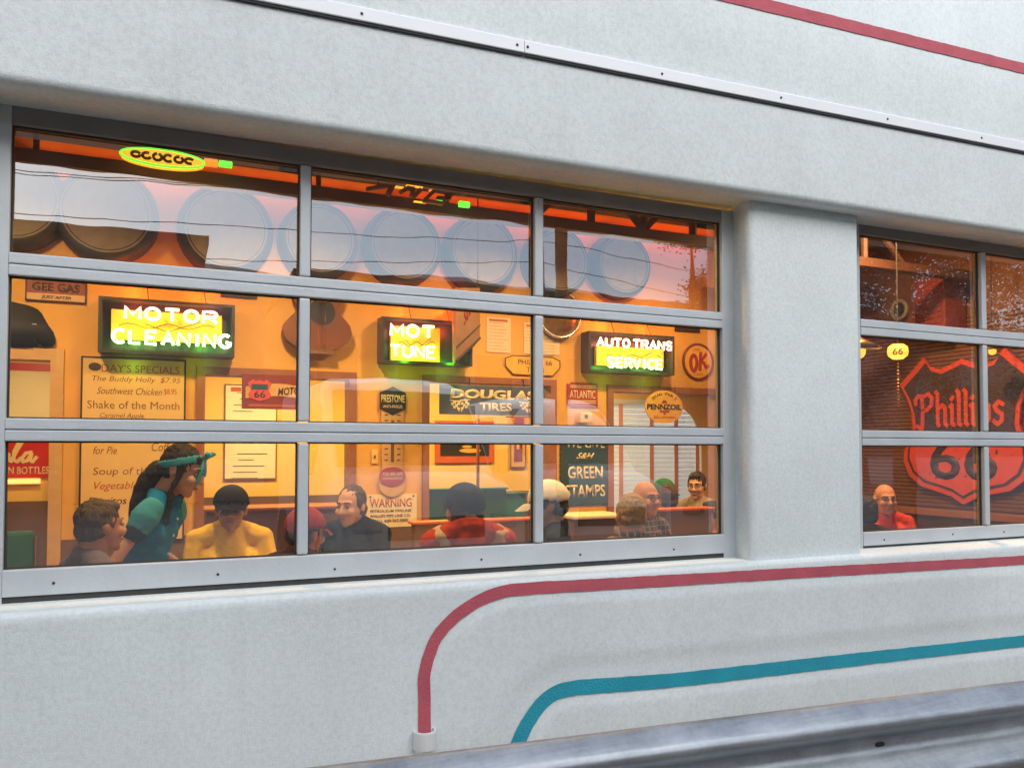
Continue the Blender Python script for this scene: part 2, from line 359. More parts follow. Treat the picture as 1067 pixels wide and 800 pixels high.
def pdist(x, z, P):
    best = 9
    for (x0, z0), (x1, z1) in zip(P, P[1:]):
        dx, dz = x1-x0, z1-z0; t = max(0, min(1, ((x-x0)*dx+(z-z0)*dz)/(dx*dx+dz*dz)))
        best = min(best, math.hypot(x-x0-t*dx, z-z0-t*dz))
    ins = False
    if x > P[0][0]:
        for (x0, z0), (x1, z1) in zip(P[1:], P[2:]):
            if x0 <= x <= x1 and x1 > x0: ins = z < z0+(z1-z0)*(x-x0)/(x1-x0)
    return best if ins else -best
def relief(x, z):
    a, b = pdist(x, z, RED), pdist(x, z, BLU)
    return .007*sm(.028, .075, a)*(1-sm(-.16, -.07, b)) + .007*sm(.036, .08, b)
LW = -.2
xs = [-5, -3, -2, -1, 0, .5, 1.0] + [1.2+.02*i for i in range(140)] + [4.0+.1*i for i in range(30)] + [7, 8.5, 10, 12.5]
prof = [(LW, -.02)] + [(LW, .16+.0145*i) for i in range(55)]
zt = .955
prof += [(LW+.028-.028*math.cos(a), zt+.026*math.sin(a)) for a in (.25, .6, 1.0, 1.35, math.pi/2)] + [(-.08, .984), (.08, .986)]
bm = B(); grid = []
for x in xs:
    row = []
    for i, (y, z) in enumerate(prof):
        yy = y - (relief(x, z) if i < 57 and 1.2 <= x else 0) + .0022*math.sin(x*3.1+z*5)*(1 if i < 60 else 0)
        row.append(bm.verts.new((x, yy, z)))
    grid.append(row)
for a, b in zip(grid, grid[1:]):
    for i in range(len(prof)-1): bm.faces.new((a[i], b[i], b[i+1], a[i+1]))
obj('lower_wall', bm, 'stucco', bd, True)
def wally(x, z): return LW - (relief(x, z) if x >= 1.2 else 0) + .0022*math.sin(x*3.1+z*5)
def stripe(name, P, half, m, yfun, zmin):
    pts = []
    for (x0, z0), (x1, z1) in zip(P, P[1:]):
        L = math.hypot(x1-x0, z1-z0); n = max(1, int(L/.03))
        pts += [(x0+(x1-x0)*i/n, z0+(z1-z0)*i/n) for i in range(n)]
    pts.append(P[-1]); pts = [p for p in pts if p[1] >= zmin]
    bm = B(); prev = None
    for i, p in enumerate(pts):
        a, b = pts[max(0, i-1)], pts[min(len(pts)-1, i+1)]
        t = V((b[0]-a[0], b[1]-a[1])).normalized(); n = V((-t.y, t.x))
        row = []
        for s in (-1, -.5, 0, .5, 1):
            h = half*s + (random.uniform(-.0013, .0013) if abs(s) == 1 else 0)
            q = (p[0]+n.x*h, p[1]+n.y*h); row.append(bm.verts.new((q[0], yfun(*q)-.004, q[1])))
        if prev:
            for k in range(4): bm.faces.new((prev[k], row[k], row[k+1], prev[k+1]))
        prev = row
    return obj(name, bm, m, bd, True)
stripe('red_stripe', RED, .0245, 'red_paint', wally, .02)
stripe('turquoise_stripe', BLU, .031, 'blue_paint', wally, .02)
# upper wall with rounded lower edge
def soff(x): return 2.655 + .0083*max(0, x)
ub = B(); prev = None
for x in [-5+.5*i for i in range(36)]:
    z0 = soff(x)
    pr = [(.12, 5.2), (-.26, 5.2), (-.26, 3.4), (-.26, z0+.03)] + [(-.23-.03*math.sin(a), z0+.03-.03*math.cos(a)) for a in (1.2, .8, .4, 0)] + [(-.13, z0+.003), (-.125, z0+.010), (.06, z0+.012), (.12, z0+.012)]
    row = [ub.verts.new((x, y, z)) for y, z in pr]
    if prev:
        for k in range(len(pr)-1):
            ub.faces.new((prev[k], prev[k+1], row[k+1], row[k]))
    prev = row
bmesh.ops.recalc_face_normals(ub, faces=ub.faces[:])
obj('upper_wall', ub, 'stucco', bd, True)
stripe('red_stripe', [(-4, 3.573-.0274*7), (2.995, 3.573), (4.858, 3.624), (12.3, 3.828)], .030, 'red_paint', lambda x, z: -.26, 0)
# pillar with rounded front corners
def pillar(x0, x1, zt):
    bm = B(); r = .035; q = .010
    P = [(x0+.03, .06)] + [(x0+r-r*math.cos(a), -.165+r-r*math.sin(a)) for a in (0, .4, .8, 1.2, 1.57)] + [(x1-q+q*math.sin(a), -.165+q-q*math.cos(a)) for a in (0, .4, .8, 1.2, 1.57)] + [(x1+.05, .06)]
    A = [bm.verts.new((x, y, .975)) for x, y in P]; C_ = [bm.verts.new((x, y, zt)) for x, y in P]
    for i in range(len(P)-1): bm.faces.new((A[i], A[i+1], C_[i+1], C_[i]))
    bm.faces.new((A[-1], A[0], C_[0], C_[-1]))
    bmesh.ops.recalc_face_normals(bm, faces=bm.faces[:])
    for f in bm.faces: f.smooth = True
    return obj('pillar', bm, 'stucco', bd)
pillar(3.012, 3.698, 2.70); pillar(-1.2, -.12, 2.68); pillar(6.90, 12, 2.74)
# trim strip with screws
TS = .01868
def trim_z(x): return 3.135 + TS*(x-1.153)
xj = at(545, 55, -.26).x
for xa, xb in ((-5, xj-.0015), (xj+.0015, 12)):
    bm = B(); prev = None
    P = [(-.2615, 0), (-.272, 0), (-.274, -.004), (-.276, -.05), (-.274, -.053), (-.2615, -.053)]
    for x in (xa, xb):
        row = [bm.verts.new((x, y, trim_z(x)+z)) for y, z in P]
        if prev:
            for k in range(5): bm.faces.new((prev[k], row[k], row[k+1], prev[k+1]))
        prev = row; bm.faces.new(row)
    bmesh.ops.recalc_face_normals(bm, faces=bm.faces[:])
    ts = obj('trim_strip', bm, 'white_trim', bd)
    for u, v in ((377, 16), (539, 52), (550, 54), (690, 82), (814, 105), (925, 126.5), (1023, 146.5)):
        p = at(u, v, -.276)
        if xa < p.x < xb:
            bm = B(); lathe(bm, [(.0055, -.002), (.0055, .002), (.003, .004), (0, .004)], (p.x, -.2755, trim_z(p.x)-.027), 'y', 10); obj('screw', bm, 'screw', ts)
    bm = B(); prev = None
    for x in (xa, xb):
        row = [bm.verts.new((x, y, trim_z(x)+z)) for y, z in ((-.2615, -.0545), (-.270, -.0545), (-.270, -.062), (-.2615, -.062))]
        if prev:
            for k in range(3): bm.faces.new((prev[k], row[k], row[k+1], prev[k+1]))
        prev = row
    obj('shadow_line', bm, 'dark_gap', ts)  # dark strip drawn as the shadow line under the trim
# conduit stub
p0, p1 = at(430, 775, LW-.02), at(456, 775, LW-.02)
cx, rr = (p0.x+p1.x)/2, (p1.x-p0.x)/2*.92
cd = thing('conduit_pipe', 'white plastic pipe stub standing where the red stripe ends at the wall foot', 'pipe', (cx, LW-.035, 0))
bm = B(); lathe(bm, [(rr*.86, -.02), (rr*.86, .37), (rr, .37), (rr, .432), (rr*.97, .437), (rr*.8, .437), (rr*.8, .40), (0, .40)], (cx, LW-.012, 0), 'z', 24); obj('pipe', bm, 'pipe', cd, False)

# ------------------------------------------------------------------ glazed overhead doors
def door(label, name, X, Z, xl, xr, zb, ztop):
    t = thing(name, label, 'garage door', ((xl+xr)/2, 0, zb))
    n = len(X)//2
    for a, b in ((xl, X[0]), (X[-1], xr)):
        bm = B(); box(bm, a, b, -.03, .03, zb+.0, ztop, .004); s = obj('stile', bm, 'alu', t)
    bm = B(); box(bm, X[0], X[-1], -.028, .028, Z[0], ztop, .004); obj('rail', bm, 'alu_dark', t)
    for zu, zl in ((Z[1], Z[2]), (Z[3], Z[4])):
        c = (zu+zl)/2
        bm = B(); box(bm, X[0], X[-1], -.034, .028, c+.0015, zu, .004); obj('rail', bm, 'alu', t)
        bm = B(); box(bm, X[0], X[-1], -.034, .028, zl, c-.0015, .004); obj('rail', bm, 'alu', t)
        bm = B(); box(bm, X[0], X[-1], -.022, .015, c-.004, c+.004); obj('joint_gasket', bm, 'dark_gap', t)
    bm = B(); box(bm, X[0], X[-1], -.034, .028, zb+.022, Z[5], .004); br = obj('bottom_rail', bm, 'alu', t)
    for i in range(n):
        for fx in (.15, .72):
            px = X[2*i]+(X[2*i+1]-X[2*i])*fx+random.uniform(-.05, .05)
            bm = B(); lathe(bm, [(.005, -.002), (.005, .002), (0, .0025)], (px, -.034, zb+.05+random.uniform(0, .012)), 'y', 8); obj('screw', bm, 'screw', br)
    bm = B(); box(bm, xl, xr, -.026, .022, zb-.005, zb+.0215, .003); obj('weather_seal', bm, 'rubber', t)
    for r_ in range(3):
        zt_, zb_ = Z[2*r_], Z[2*r_+1]
        for i in range(n):
            if i < n-1:
                bm = B(); a, b = X[2*i+1], X[2*i+2]
                box(bm, a, b, -.030, .026, zb_+.004, zt_-.004, .007); obj('mullion', bm, 'alu', t)
            bm = B(); c = [V((X[2*i]-.004, .008, zb_-.004)), V((X[2*i+1]+.004, .008, zt_+.004))]
            vs = [bm.verts.new(q) for q in ((c[0].x, .008, c[0].z), (c[1].x, .008, c[0].z), (c[1].x, .008, c[1].z), (c[0].x, .008, c[1].z))]; bm.faces.new(vs)
            pane = obj('pane', bm, 'glass', t)
            bm = B(); e = .0055
            for (xa, xb, za, zc) in ((X[2*i], X[2*i+1], zb_, zb_+e), (X[2*i], X[2*i+1], zt_-e, zt_), (X[2*i], X[2*i]+e, zb_+e, zt_-e), (X[2*i+1]-e, X[2*i+1], zb_+e, zt_-e)):
                box(bm, xa, xb, -.008, .004, za, zc)
            obj('gasket', bm, 'dark_gap', pane)
    return t
door('wide glazed overhead door left of the white pillar, neon signs behind it', 'garage_door',
     [0, .9594, 1, 1.9594, 2, 2.9594], [2.6054, 2.1647, 2.088, 1.6042, 1.5276, 1.0954], -.10, 3.047, .984, 2.668)
door('glazed overhead door right of the white pillar, orange shield behind it', 'garage_door',
     [3.8568, 4.7986, 4.8392, 5.781, 5.8216, 6.76], [2.6475, 2.193, 2.1096, 1.6045, 1.5244, 1.0679], 3.74, 6.87, .975, 2.70)

# ------------------------------------------------------------------ interior shell
YW = 3.1
bm = B(); box(bm, -3, 7.2, .16, 5.6, -.06, .0); obj('floor', bm, 'tile', bd)
bm = B(); box(bm, -3, 7.2, .09, 5.6, 3.55, 3.7); obj('ceiling', bm, 'ceil', bd)
bm = B(); box(bm, -3.2, -3.0, .06, 5.8, -.05, 3.7); obj('side_wall', bm, 'wall_yellow', bd)
bm = B(); box(bm, 7.02, 7.2, .06, 5.8, -.05, 3.7); sidew = obj('side_wall', bm, 'siding', bd)
# back wall with openings A,B,C,D
OP = [(-1.7, -.24, 0, 2.11), (.74, 1.80, 0, 2.05), (2.45, 3.56, .90, 2.06), (4.18, 5.34, .90, 2.03)]
bm = B(); xprev = -3
for (a, b, z0, z1) in OP:
    box(bm, xprev, a, YW, YW+.12, .88, 3.55); box(bm, a, b, YW, YW+.12, z1, 3.55)
    xprev = b
box(bm, xprev, 7.02, YW, YW+.12, .88, 3.55)
bw = obj('back_wall', bm, 'wall_yellow', bd)
for a, b in ((-3, -1.7), (-.24, .74), (1.80, 7.02)):
    bm = B(); box(bm, a, b, YW-.012, YW+.12, 0, .878); obj('wainscot', bm, 'wains', bw)
for i, (a, b, z0, z1) in enumerate(OP):
    bm = B(); fw = (.075, .055, .05, .055)[i]
    box(bm, a-fw, a+.004, YW-.03, YW+.14, z0, z1+fw); box(bm, b-.004, b+fw, YW-.03, YW+.14, z0, z1+fw); box(bm, a+.004, b-.004, YW-.03, YW+.14, z1-.004, z1+fw)
    if z0 > 0: box(bm, a-fw, b+fw, YW-.06, YW+.16, z0-.05, z0)
    obj('opening_frame', bm, 'frame_brown' if i else 'sign_tan', bw)
# second room
bm = B(); box(bm, -3, 7.02, 5.40, 5.5, 1.02, 3.55); obj('back_wall', bm, 'room2', bd)
bm = B(); box(bm, -3, 7.02, 5.385, 5.5, 0, 1.018); obj('wainscot', bm, 'wains', bd)
bm = B(); box(bm, -3, 7.0, 3.23, 5.38, 2.62, 2.68); obj('ceiling', bm, 'white', bd)
# truss: bottom chord, webs
tb = B(); yb = 1.6
box(tb, -2.8, 6.9, yb-.05, yb+.05, 2.975, 3.045)
for k, x in enumerate([2.72+.42*i for i in range(8)]):
    tube(tb, [(x, yb, 3.04), (x, yb, 3.5)], .028, 6)
    tube(tb, [(x, yb, 3.46), (x+.42, yb, 3.05)] if k % 2 else [(x, yb, 3.05), (x+.42, yb, 3.46)], .026, 6)
for x in (-.15, .62, 1.3, 2.1): tube(tb, [(x, yb, 3.04), (x, yb, 3.5)], .016, 6)
box(tb, -2.8, 6.9, yb-.05, yb+.05, 3.48, 3.548)
obj('roof_truss', tb, 'beam', bd)
for y in (.75, 2.45):
    bm = B(); box(bm, -2.9, 6.95, y-.05, y+.05, 3.42, 3.548); obj('ceiling_joist', bm, 'beam', bd)

# ------------------------------------------------------------------ interior lamps
def area(name, loc, to, size, power, col, parent, spread=120):
    l = bpy.data.lights.new(name, 'AREA'); l.shape = 'DISK'; l.size = size; l.energy = power; l.color = col; l.spread = R(spread)
    o = bpy.data.objects.new(name, l); COL.objects.link(o); o.parent = parent
    o.location = V(loc)-W[parent]; o.rotation_euler = (V(to)-V(loc)).to_track_quat('-Z', 'Y').to_euler(); return o
WARM = (1, .62, .25)
for i, (x, pw, lb) in enumerate([(-.4, 26, 'above the specials board'), (1.2, 30, 'above the thermometer'), (2.8, 30, 'above the blue tyre sign'), (4.2, 24, 'above the window blinds')]):
    loc = V((x, 1.78, 3.22)); to = V((x+.1, 2.85, .9)); d = (to-loc).normalized()  # spotlights added to brighten the lower part of the back wall
    t = thing('added_spotlight', 'added black ceiling spotlight aimed at the back wall '+lb, 'lamp', (x, 1.78, 3.55), 'added spotlights under the diner ceiling')
    bm = B(); tube(bm, [(x, 1.78, 3.55), (x, 1.78, 3.28)], .012, 8); obj('stem', bm, 'black', t)
    bm = B(); tube(bm, [loc-d*.14, loc-d*.10, loc+d*.03], [.06, .09, .11], 16); obj('housing', bm, 'black', t)
    area('bulb', loc+d*.035, to, .18, pw*.86, WARM, t, 128)
for i, (x, pw, lb) in enumerate([(.7, 24, 'over the waitress'), (2.5, 24, 'over the capped men'), (5.3, 90, 'in front of the road shield')]):
    y_ = .62 if i < 2 else 1.0  # extra lamps added to lift the faces and the right bay
    t = thing('added_downlight', 'added round shallow ceiling lamp near the glazed front '+lb, 'lamp', (x, y_, 3.55), 'added downlights under the diner ceiling')
    bm = B(); lathe(bm, [(.12, 0), (.12, -.06), (.10, -.065), (.10, -.03), (0, -.03)], (x, y_, 3.549), 'z', 24); obj('housing', bm, 'black', t)
    area('bulb', (x, y_, 3.48), (x+(.5 if i == 2 else .01), y_+.45, 0), .18, pw, WARM if i < 2 else (1, .52, .2), t, 120 if i < 2 else 165)
t = thing('cove_neon', 'orange red neon tube running along the top of the back wall behind the truss', 'neon light', (3.6, 2.98, 3.46))
M['cove'] = mat('cove_neon_glass', (.9, .3, .05), .4, 0, 0, emit=(1, .20, .03), es=6)
bm = B(); tube(bm, [(2.1, 2.98, 3.46), (5.2, 2.98, 3.46)], .014, 8); obj('tube', bm, 'cove', t, True)
t2 = thing('cove_neon', 'dim orange neon tube along the top of the back wall above the left tyres', 'neon light', (.5, 2.98, 3.46))
M['cove_dim'] = mat('dim_neon_glass', (.9, .4, .1), .4, 0, 0, emit=(1, .30, .06), es=5)
bm = B(); tube(bm, [(-1.2, 2.98, 3.46), (2.0, 2.98, 3.46)], .014, 8); obj('tube', bm, 'cove_dim', t2, True)
for k in range(4): bm = B(); box(bm, -1.1+k*.95, -1.07+k*.95, 2.97, 3.099, 3.44, 3.475); obj('clip', bm, 'black', t2)
for k in range(4): bm = B(); box(bm, 2.2+k*.95, 2.23+k*.95, 2.97, 3.099, 3.44, 3.475); obj('clip', bm, 'black', t)
for x, pw, lb in ((-.6, 22, 'left doorway'), (1.35, 52, 'middle doorway'), (3.1, 46, 'wide opening'), (4.9, 40, 'window blinds')):  # unseen lamps added to light the back room
    t = thing('added_ceiling_lamp', 'added round flat ceiling lamp in the back room by the '+lb, 'lamp', (x, 4.35, 2.62), 'added ceiling lamps of the back room')
    bm = B(); lathe(bm, [(.17, .0), (.17, -.05), (.15, -.055), (.15, -.03), (0, -.03)], (x, 4.35, 2.62), 'z', 24); obj('housing', bm, 'white', t)
    area('bulb', (x, 4.35, 2.56), (x, 4.36, 0), .28, pw, (1, .66, .22), t, 170)

# ------------------------------------------------------------------ signs on the back wall
YS = YW-.004
def rect(u0, v0, u1, v1, Y):
    a, b = at(u0, v0, Y), at(u1, v1, Y); return a.x, b.x, b.z, a.z    # x0 x1 z0 z1
def panel(name, label, cat, r, Y, th, m, border=None, bw_=.012, group=None):
    x0, x1, z0, z1 = r
    t = thing(name, label, cat, ((x0+x1)/2, Y, z0), group)
    bm = B(); box(bm, x0, x1, Y-th, Y, z0, z1, min(.004, th*.3)); obj('panel', bm, m, t)
    if border:
        bm = B()
        for q in ((x0, x1, z0, z0+bw_), (x0, x1, z1-bw_, z1), (x0, x0+bw_, z0+bw_, z1-bw_), (x1-bw_, x1, z0+bw_, z1-bw_)):
            box(bm, q[0], q[1], Y-th-.004, Y-th+.002, q[2], q[3])
        obj('border', bm, border, t)
    return t
def lett(t, s, cx, cz, w_, h_, Y, m, bold=.02, shear=0, name='lettering', **k):
    return obj(name, text_bm(s, cx, cz, w_, h_, Y, bold, shear, **k), m, t)
# gas sign top left
r = rect(27, 290, 90, 317, YS); t = panel('gas_sign', 'small maroon and tan sign above the black shirt, dark faded lettering', 'sign', r, YS, .012, 'sign_maroon', 'ink', .008)
x0, x1, z0, z1 = r; zz = z0+(z1-z0)*.36
bm = B(); box(bm, x0+.009, x1-.009, YS-.0155, YS-.011, z0+.009, zz); obj('tan_band', bm, 'sign_tan', t)
lett(t, 'GEE GAS', (x0+x1)/2, (zz+z1)/2-.002, (x1-x0)*.78, (z1-zz)*.6, YS-.0125, 'ink')
lett(t, 'JUST AFTER', (x0+x1)/2, (z0+zz)/2, (x1-x0)*.5, (zz-z0)*.5, YS-.016, 'ink', shear=.3)
# hanging black shirt
def pp(u, v, Y=YS): a = at(u, v, Y); return (a.x, a.z)
R_ = [pp(9, 300), pp(9, 314), pp(20, 317), pp(34, 320), pp(43, 325), pp(50, 338), pp(58, 349), pp(58, 361), pp(42, 361), pp(38, 355), pp(37, 362)]
xc = pp(-12, 330)[0]
L_ = [(2*xc-a, b) for a, b in R_[::-1]]
t = thing('black_shirt', 'black short sleeved shirt hung flat on the wall above the soda sign', 'shirt', (xc, YS, R_[-1][1]))
bm = B(); prism(bm, R_+L_, YS-.06, YS); bmesh.ops.bevel(bm, geom=bm.edges[:], offset=.012, segments=2, affect='EDGES'); obj('cloth', bm, 'black', t, True)
bm = B(); a = pp(37, 339); prism(bm, [(a[0]-.012, a[1]-.005), (a[0]+.014, a[1]-.006), (a[0]+.014, a[1]+.003), (a[0]-.012, a[1]+.004)], YS-.064, YS-.058); obj('badge', bm, 'grey_plastic', t)

# neon box signs
def neon(label, boxr, panr, lines, Y):
    x0, x1, z0, z1 = rect(*boxr, Y)
    t = thing('neon_sign', label, 'neon sign', ((x0+x1)/2, Y, z0), 'neon box signs')
    bm = B(); fw = .02
    box(bm, x0, x1, Y+.10, Y+.12, z0, z1)
    for q in ((x0, x1, z0, z0+fw), (x0, x1, z1-fw, z1), (x0, x0+fw, z0+fw, z1-fw), (x1-fw, x1, z0+fw, z1-fw)): box(bm, q[0], q[1], Y-.03, Y+.099, q[2], q[3])
    obj('case', bm, 'dark_case', t)
    a0, a1, c0, c1 = rect(*panr, Y+.06)
    bm = B(); box(bm, a0, a1, Y+.05, Y+.099, c0, c1, .006); obj('lit_panel', bm, 'neon_panel', t)
    for s, rr_, m in lines:
        q = rect(*rr_, Y); h = (q[3]-q[2])
        
        ws = s.split(' '); n_ = [sum({'I': .62}.get(c_, .98) for c_ in w_) for w_ in ws]; tot_ = sum(n_)+.30*(len(ws)-1); xx = q[0]+.012; W_ = q[1]-q[0]-.024
        for w_, l_ in zip(ws, n_):
            obj('neon_tube', neon_bm(w_, xx, xx+W_*(l_-.22)/tot_, q[2]+.01, q[3]-.01, Y-.005, h*.105), m, t, True); xx += W_*(l_+.30)/tot_
    for zz_, yy_, e_, c_ in ((c1-.01, Y-.05, 4.0, (1, .10, .02)), (z1+.06, YS-.09, 5.0, (1, .10, .015)), (c0, Y-.05, 4.0, (.12, 1, .03)), (z0-.075, YS-.13, .75, (.40, 1, .03))):
        for fx in (.25, .75):
            l = bpy.data.lights.new('glow', 'POINT'); l.energy = e_*.5*(x1-x0)/.9; l.color = c_; l.shadow_soft_size = .04  # point lights added to boost the tubes' glow on case and wall
            o = bpy.data.objects.new('glow', l); COL.objects.link(o); o.parent = t; o.location = V((x0+(x1-x0)*fx, yy_, zz_))-W[t]
    bm = B(); xm = (a0+a1)/2; zm = (c0+c1)/2
    pts = [(a0+.05+(a1-a0-.1)*i/14, Y+.03, zm+.018*math.sin(i*1.1)-.01+.02*(i/14)) for i in range(15)]
    tube(bm, pts, .004, 6)
    tube(bm, [(a0+.3*(a1-a0), Y+.03, zm+.01), (xm, Y+.025, zm-.04), (a0+.8*(a1-a0), Y+.03, zm+.05)], .004, 6); obj('cable', bm, 'wire', t)
    for f in (.35, .78):
        bm = B(); tube(bm, [(x0+f*(x1-x0), Y+.06, z1), (x0+f*(x1-x0)-.01, Y+.10, z1+.10), (x0+f*(x1-x0), YW-.002, z1+.20)], .004, 6); obj('hanging_wire', bm, 'wire', t)
    return t
YN = 2.955
neon('largest lit neon box sign, red letters over green, above the specials board', (103, 309, 244, 373), (116, 322, 231, 359), [('MOTOR', (129, 318, 232, 339), 'neon_red'), ('CLEANING', (116, 341.5, 245, 364), 'neon_green')], YN)
neon('lit neon box sign beside the slanted wooden crate, above the thermometer', (397, 330, 491, 382), (407, 339, 458, 378), [('MOT', (406, 336.5, 457, 353.5), 'neon_red'), ('TUNE', (406, 358, 458, 374.5), 'neon_green')], YN)
neon('lit neon box sign nearest the white pillar, above the red square sign', (612, 345, 701, 391.5), (621, 360, 691, 384), [('AUTO TRANS', (621, 350.5, 703, 366), 'neon_red'), ('SERVICE', (632, 371, 693, 386), 'neon_green')], YN)
# ceiling vents
for q, lb in (((230, 304, 268, 312), 'dark slotted vent high on the wall right of the largest neon sign'), ((703, 340, 729, 347), 'dark slotted vent high on the wall above the round sign')):
    x0, x1, z0, z1 = rect(*q, YS)
    t = thing('wall_vent', lb, 'vent', ((x0+x1)/2, YS, z0), 'vents on the back wall')
    bm = B(); box(bm, x0, x1, YS-.01, YS, z0, z1); obj('backing', bm, 'black', t)
    bm = B()
    for k in range(13): xx = x0+(x1-x0)*(k+.3)/13; box(bm, xx, xx+(x1-x0)*.03, YS-.016, YS-.009, z0+.004, z1-.004)
    obj('louvre', bm, 'beam', t)
# specials board
r = rect(85, 371, 191.5, 562, YS); x0, x1, z0, z1 = r
t = panel('specials_board', 'tall handwritten menu board behind the waitress, thin black edge', 'menu board', r, YS, .02, 'board', 'black', .011)
def onb(u, v): return pp(u, v, YS-.02)
def wr(s, u0, u1, v0, v1, m='ink_soft', bold=.0, shear=.0):
    a, b = onb(u0, v0), onb(u1, v1)
    lett(t, s, (a[0]+b[0])/2, (a[1]+b[1])/2, b[0]-a[0], a[1]-b[1], YS-.0205, m, bold, shear, depth=.001)
wr("DAY'S SPECIALS", 106, 187, 379, 390, 'ink_red', .0); wr('The Buddy Holly  $7.95', 96, 188, 391, 401, 'ink_soft', 0, .2); wr('Southwest Chicken', 101, 169, 403, 412, 'ink_soft', 0, .3); wr('$8.95', 171, 184, 405, 412, 'ink_red', 0)
wr('Shake of the Month', 91, 187, 417, 427, 'ink_soft', 0); wr('Caramel Apple', 104, 150, 430, 437, 'ink_soft', 0, .3)
wr('for Pie', 97, 122, 465, 473, 'ink_soft', 0, .3); wr('Coffee', 158, 185, 461, 470, 'ink_soft', 0, .2); wr('Soup of the Day', 97, 183, 487, 496, 'ink_soft', 0, .1); wr('Vegetable Chili', 98, 170, 502, 511, 'ink_red', 0, .3); wr('Burritos', 92, 132, 518, 525, 'ink', .006, .2)
bm = B(); c = onb(99, 382); prism(bm, ell(c[0], c[1], .04, .028), YS-.0225, YS-.0195)
obj('ink_blot', bm, 'ink', t)
# motor sign with shield, hung in the doorway
YM = YW-.07
r = rect(252, 389, 317, 427, YM); x0, x1, z0, z1 = r
t = panel('motor_sign', 'dark red tin sign with a small shield emblem, hung in the middle doorway', 'sign', r, YM, .008, 'sign_maroon')
bm = B(); n = 12; zc = (z0+z1)/2; hh = (z1-z0)
top = [(x0+(x1-x0)*(.06+.94*i/n), zc+hh*(.10+.14*math.sin(i/n*2.6+.2))) for i in range(n+1)]
bot = [(x0+(x1-x0)*(.06+.94*i/n), zc+hh*(-.22+.10*math.sin(i/n*2.6+.2))) for i in range(n+1)]
prism(bm, top+bot[::-1], YM-.010, YM-.007); obj('tan_banner', bm, 'sign_tan', t)
lett(t, 'MOTOR', x0+(x1-x0)*.78, zc+hh*.04, (x1-x0)*.42, hh*.22, YM-.0105, 'ink', .02, .1, skew=.1)
def shield_pts(cx, cz, w_, h_):
    P = [(0, .46), (.17, .40), (.28, .5), (.5, .30), (.40, .08), (.37, -.02), (.46, -.16), (.46, -.26), (.38, -.38), (.2, -.44), (0, -.52)]
    P = [(cx+a*w_, cz+b*h_) for a, b in P]; return P + [(2*cx-a, b) for a, b in P[-2:0:-1]]
scx = x0+(x1-x0)*.28
bm = B(); prism(bm, shield_pts(scx, zc+.01, (x1-x0)*.38, hh*.62), YM-.014, YM-.009); obj('shield', bm, 'shield_red', t)
bm = B(); box(bm, scx-(x1-x0)*.13, scx+(x1-x0)*.13, YM-.0155, YM-.013, zc+hh*.05, zc+hh*.21); obj('shield_band', bm, 'sign_green', t)
lett(t, '66', scx, zc-hh*.08, (x1-x0)*.18, hh*.2, YM-.0145, 'ink', .02)
bm = B(); box(bm, x0+.05, x1-.02, YM-.0085, YM-.0079, z0+.02, z0+.035); obj('faded_line', bm, 'ink_red', t)
# thermometer
r = rect(395, 399, 421.5, 517, YS); x0, x1, z0, z1 = r; cx = (x0+x1)/2; hw = (x1-x0)/2
t = thing('wall_thermometer', 'tall narrow old thermometer with rounded ends, black top plate and red oval', 'thermometer', (cx, YS, z0))
bm = B(); P = [(cx+hw*.9*math.cos(a), z1-hw*.5+hw*.5*math.sin(a)) for a in [math.pi*i/12 for i in range(13)]] + [(cx-hw*.78, z0+hw*1.9)] + [(cx+hw*1.0*math.cos(a), z0+hw*.95+hw*.95*math.sin(a)) for a in [math.pi*(.85+1.3*i/14) for i in range(15)]] + [(cx+hw*.78, z0+hw*1.9)]
prism(bm, P, YS-.02, YS); obj('backplate', bm, 'sign_tan', t)
zt_ = z1-hw*.9
bm = B(); prism(bm, [(cx-hw, zt_-.11), (cx-hw, zt_+.02), (cx, zt_+.07), (cx+hw, zt_+.02), (cx+hw, zt_-.11), (cx, zt_-.16)], YS-.025, YS-.019); obj('top_plate', bm, 'black', t)
lett(t, 'PRESTONE', cx, zt_-.028, hw*1.8, .062, YS-.0255, 'cream', .02); lett(t, 'ANTI-FREEZE', cx, zt_-.09, hw*1.5, .022, YS-.0255, 'cream', .0)
bm = B(); box(bm, cx-.012, cx+.012, YS-.025, YS-.019, z0+hw*2.6, zt_-.2); obj('mercury_tube', bm, 'wains', t)
bm = B()
for k in range(9):
    zq = z0+hw*2.7+k*.045
    for s in (-1, 1): box(bm, cx+s*.05-.014, cx+s*.05+.014, YS-.022, YS-.019, zq, zq+.008)
obj('scale_marks', bm, 'ink', t)
zo = z0+hw*1.5
bm = B(); prism(bm, ell(cx, zo, hw*1.02, hw*.72), YS-.027, YS-.019); obj('oval_plate', bm, 'sign_red', t)
lett(t, 'YOU ARE SAFE', cx, zo+.022, hw*1.5, .028, YS-.0275, 'cream', .0); lett(t, 'HEADQUARTERS', cx, zo-.015, hw*1.5, .02, YS-.0275, 'cream', .0)
# switch
r = rect(387, 468, 393.5, 483, YS); x0, x1, z0, z1 = r
t = panel('light_switch', 'small cream light switch plate left of the thermometer', 'switch', r, YS, .008, 'board'); bm = B(); box(bm, (x0+x1)/2-.006, (x0+x1)/2+.006, YS-.018, YS-.007, (z0+z1)/2-.012, (z0+z1)/2+.012); obj('toggle', bm, 'wains', t)
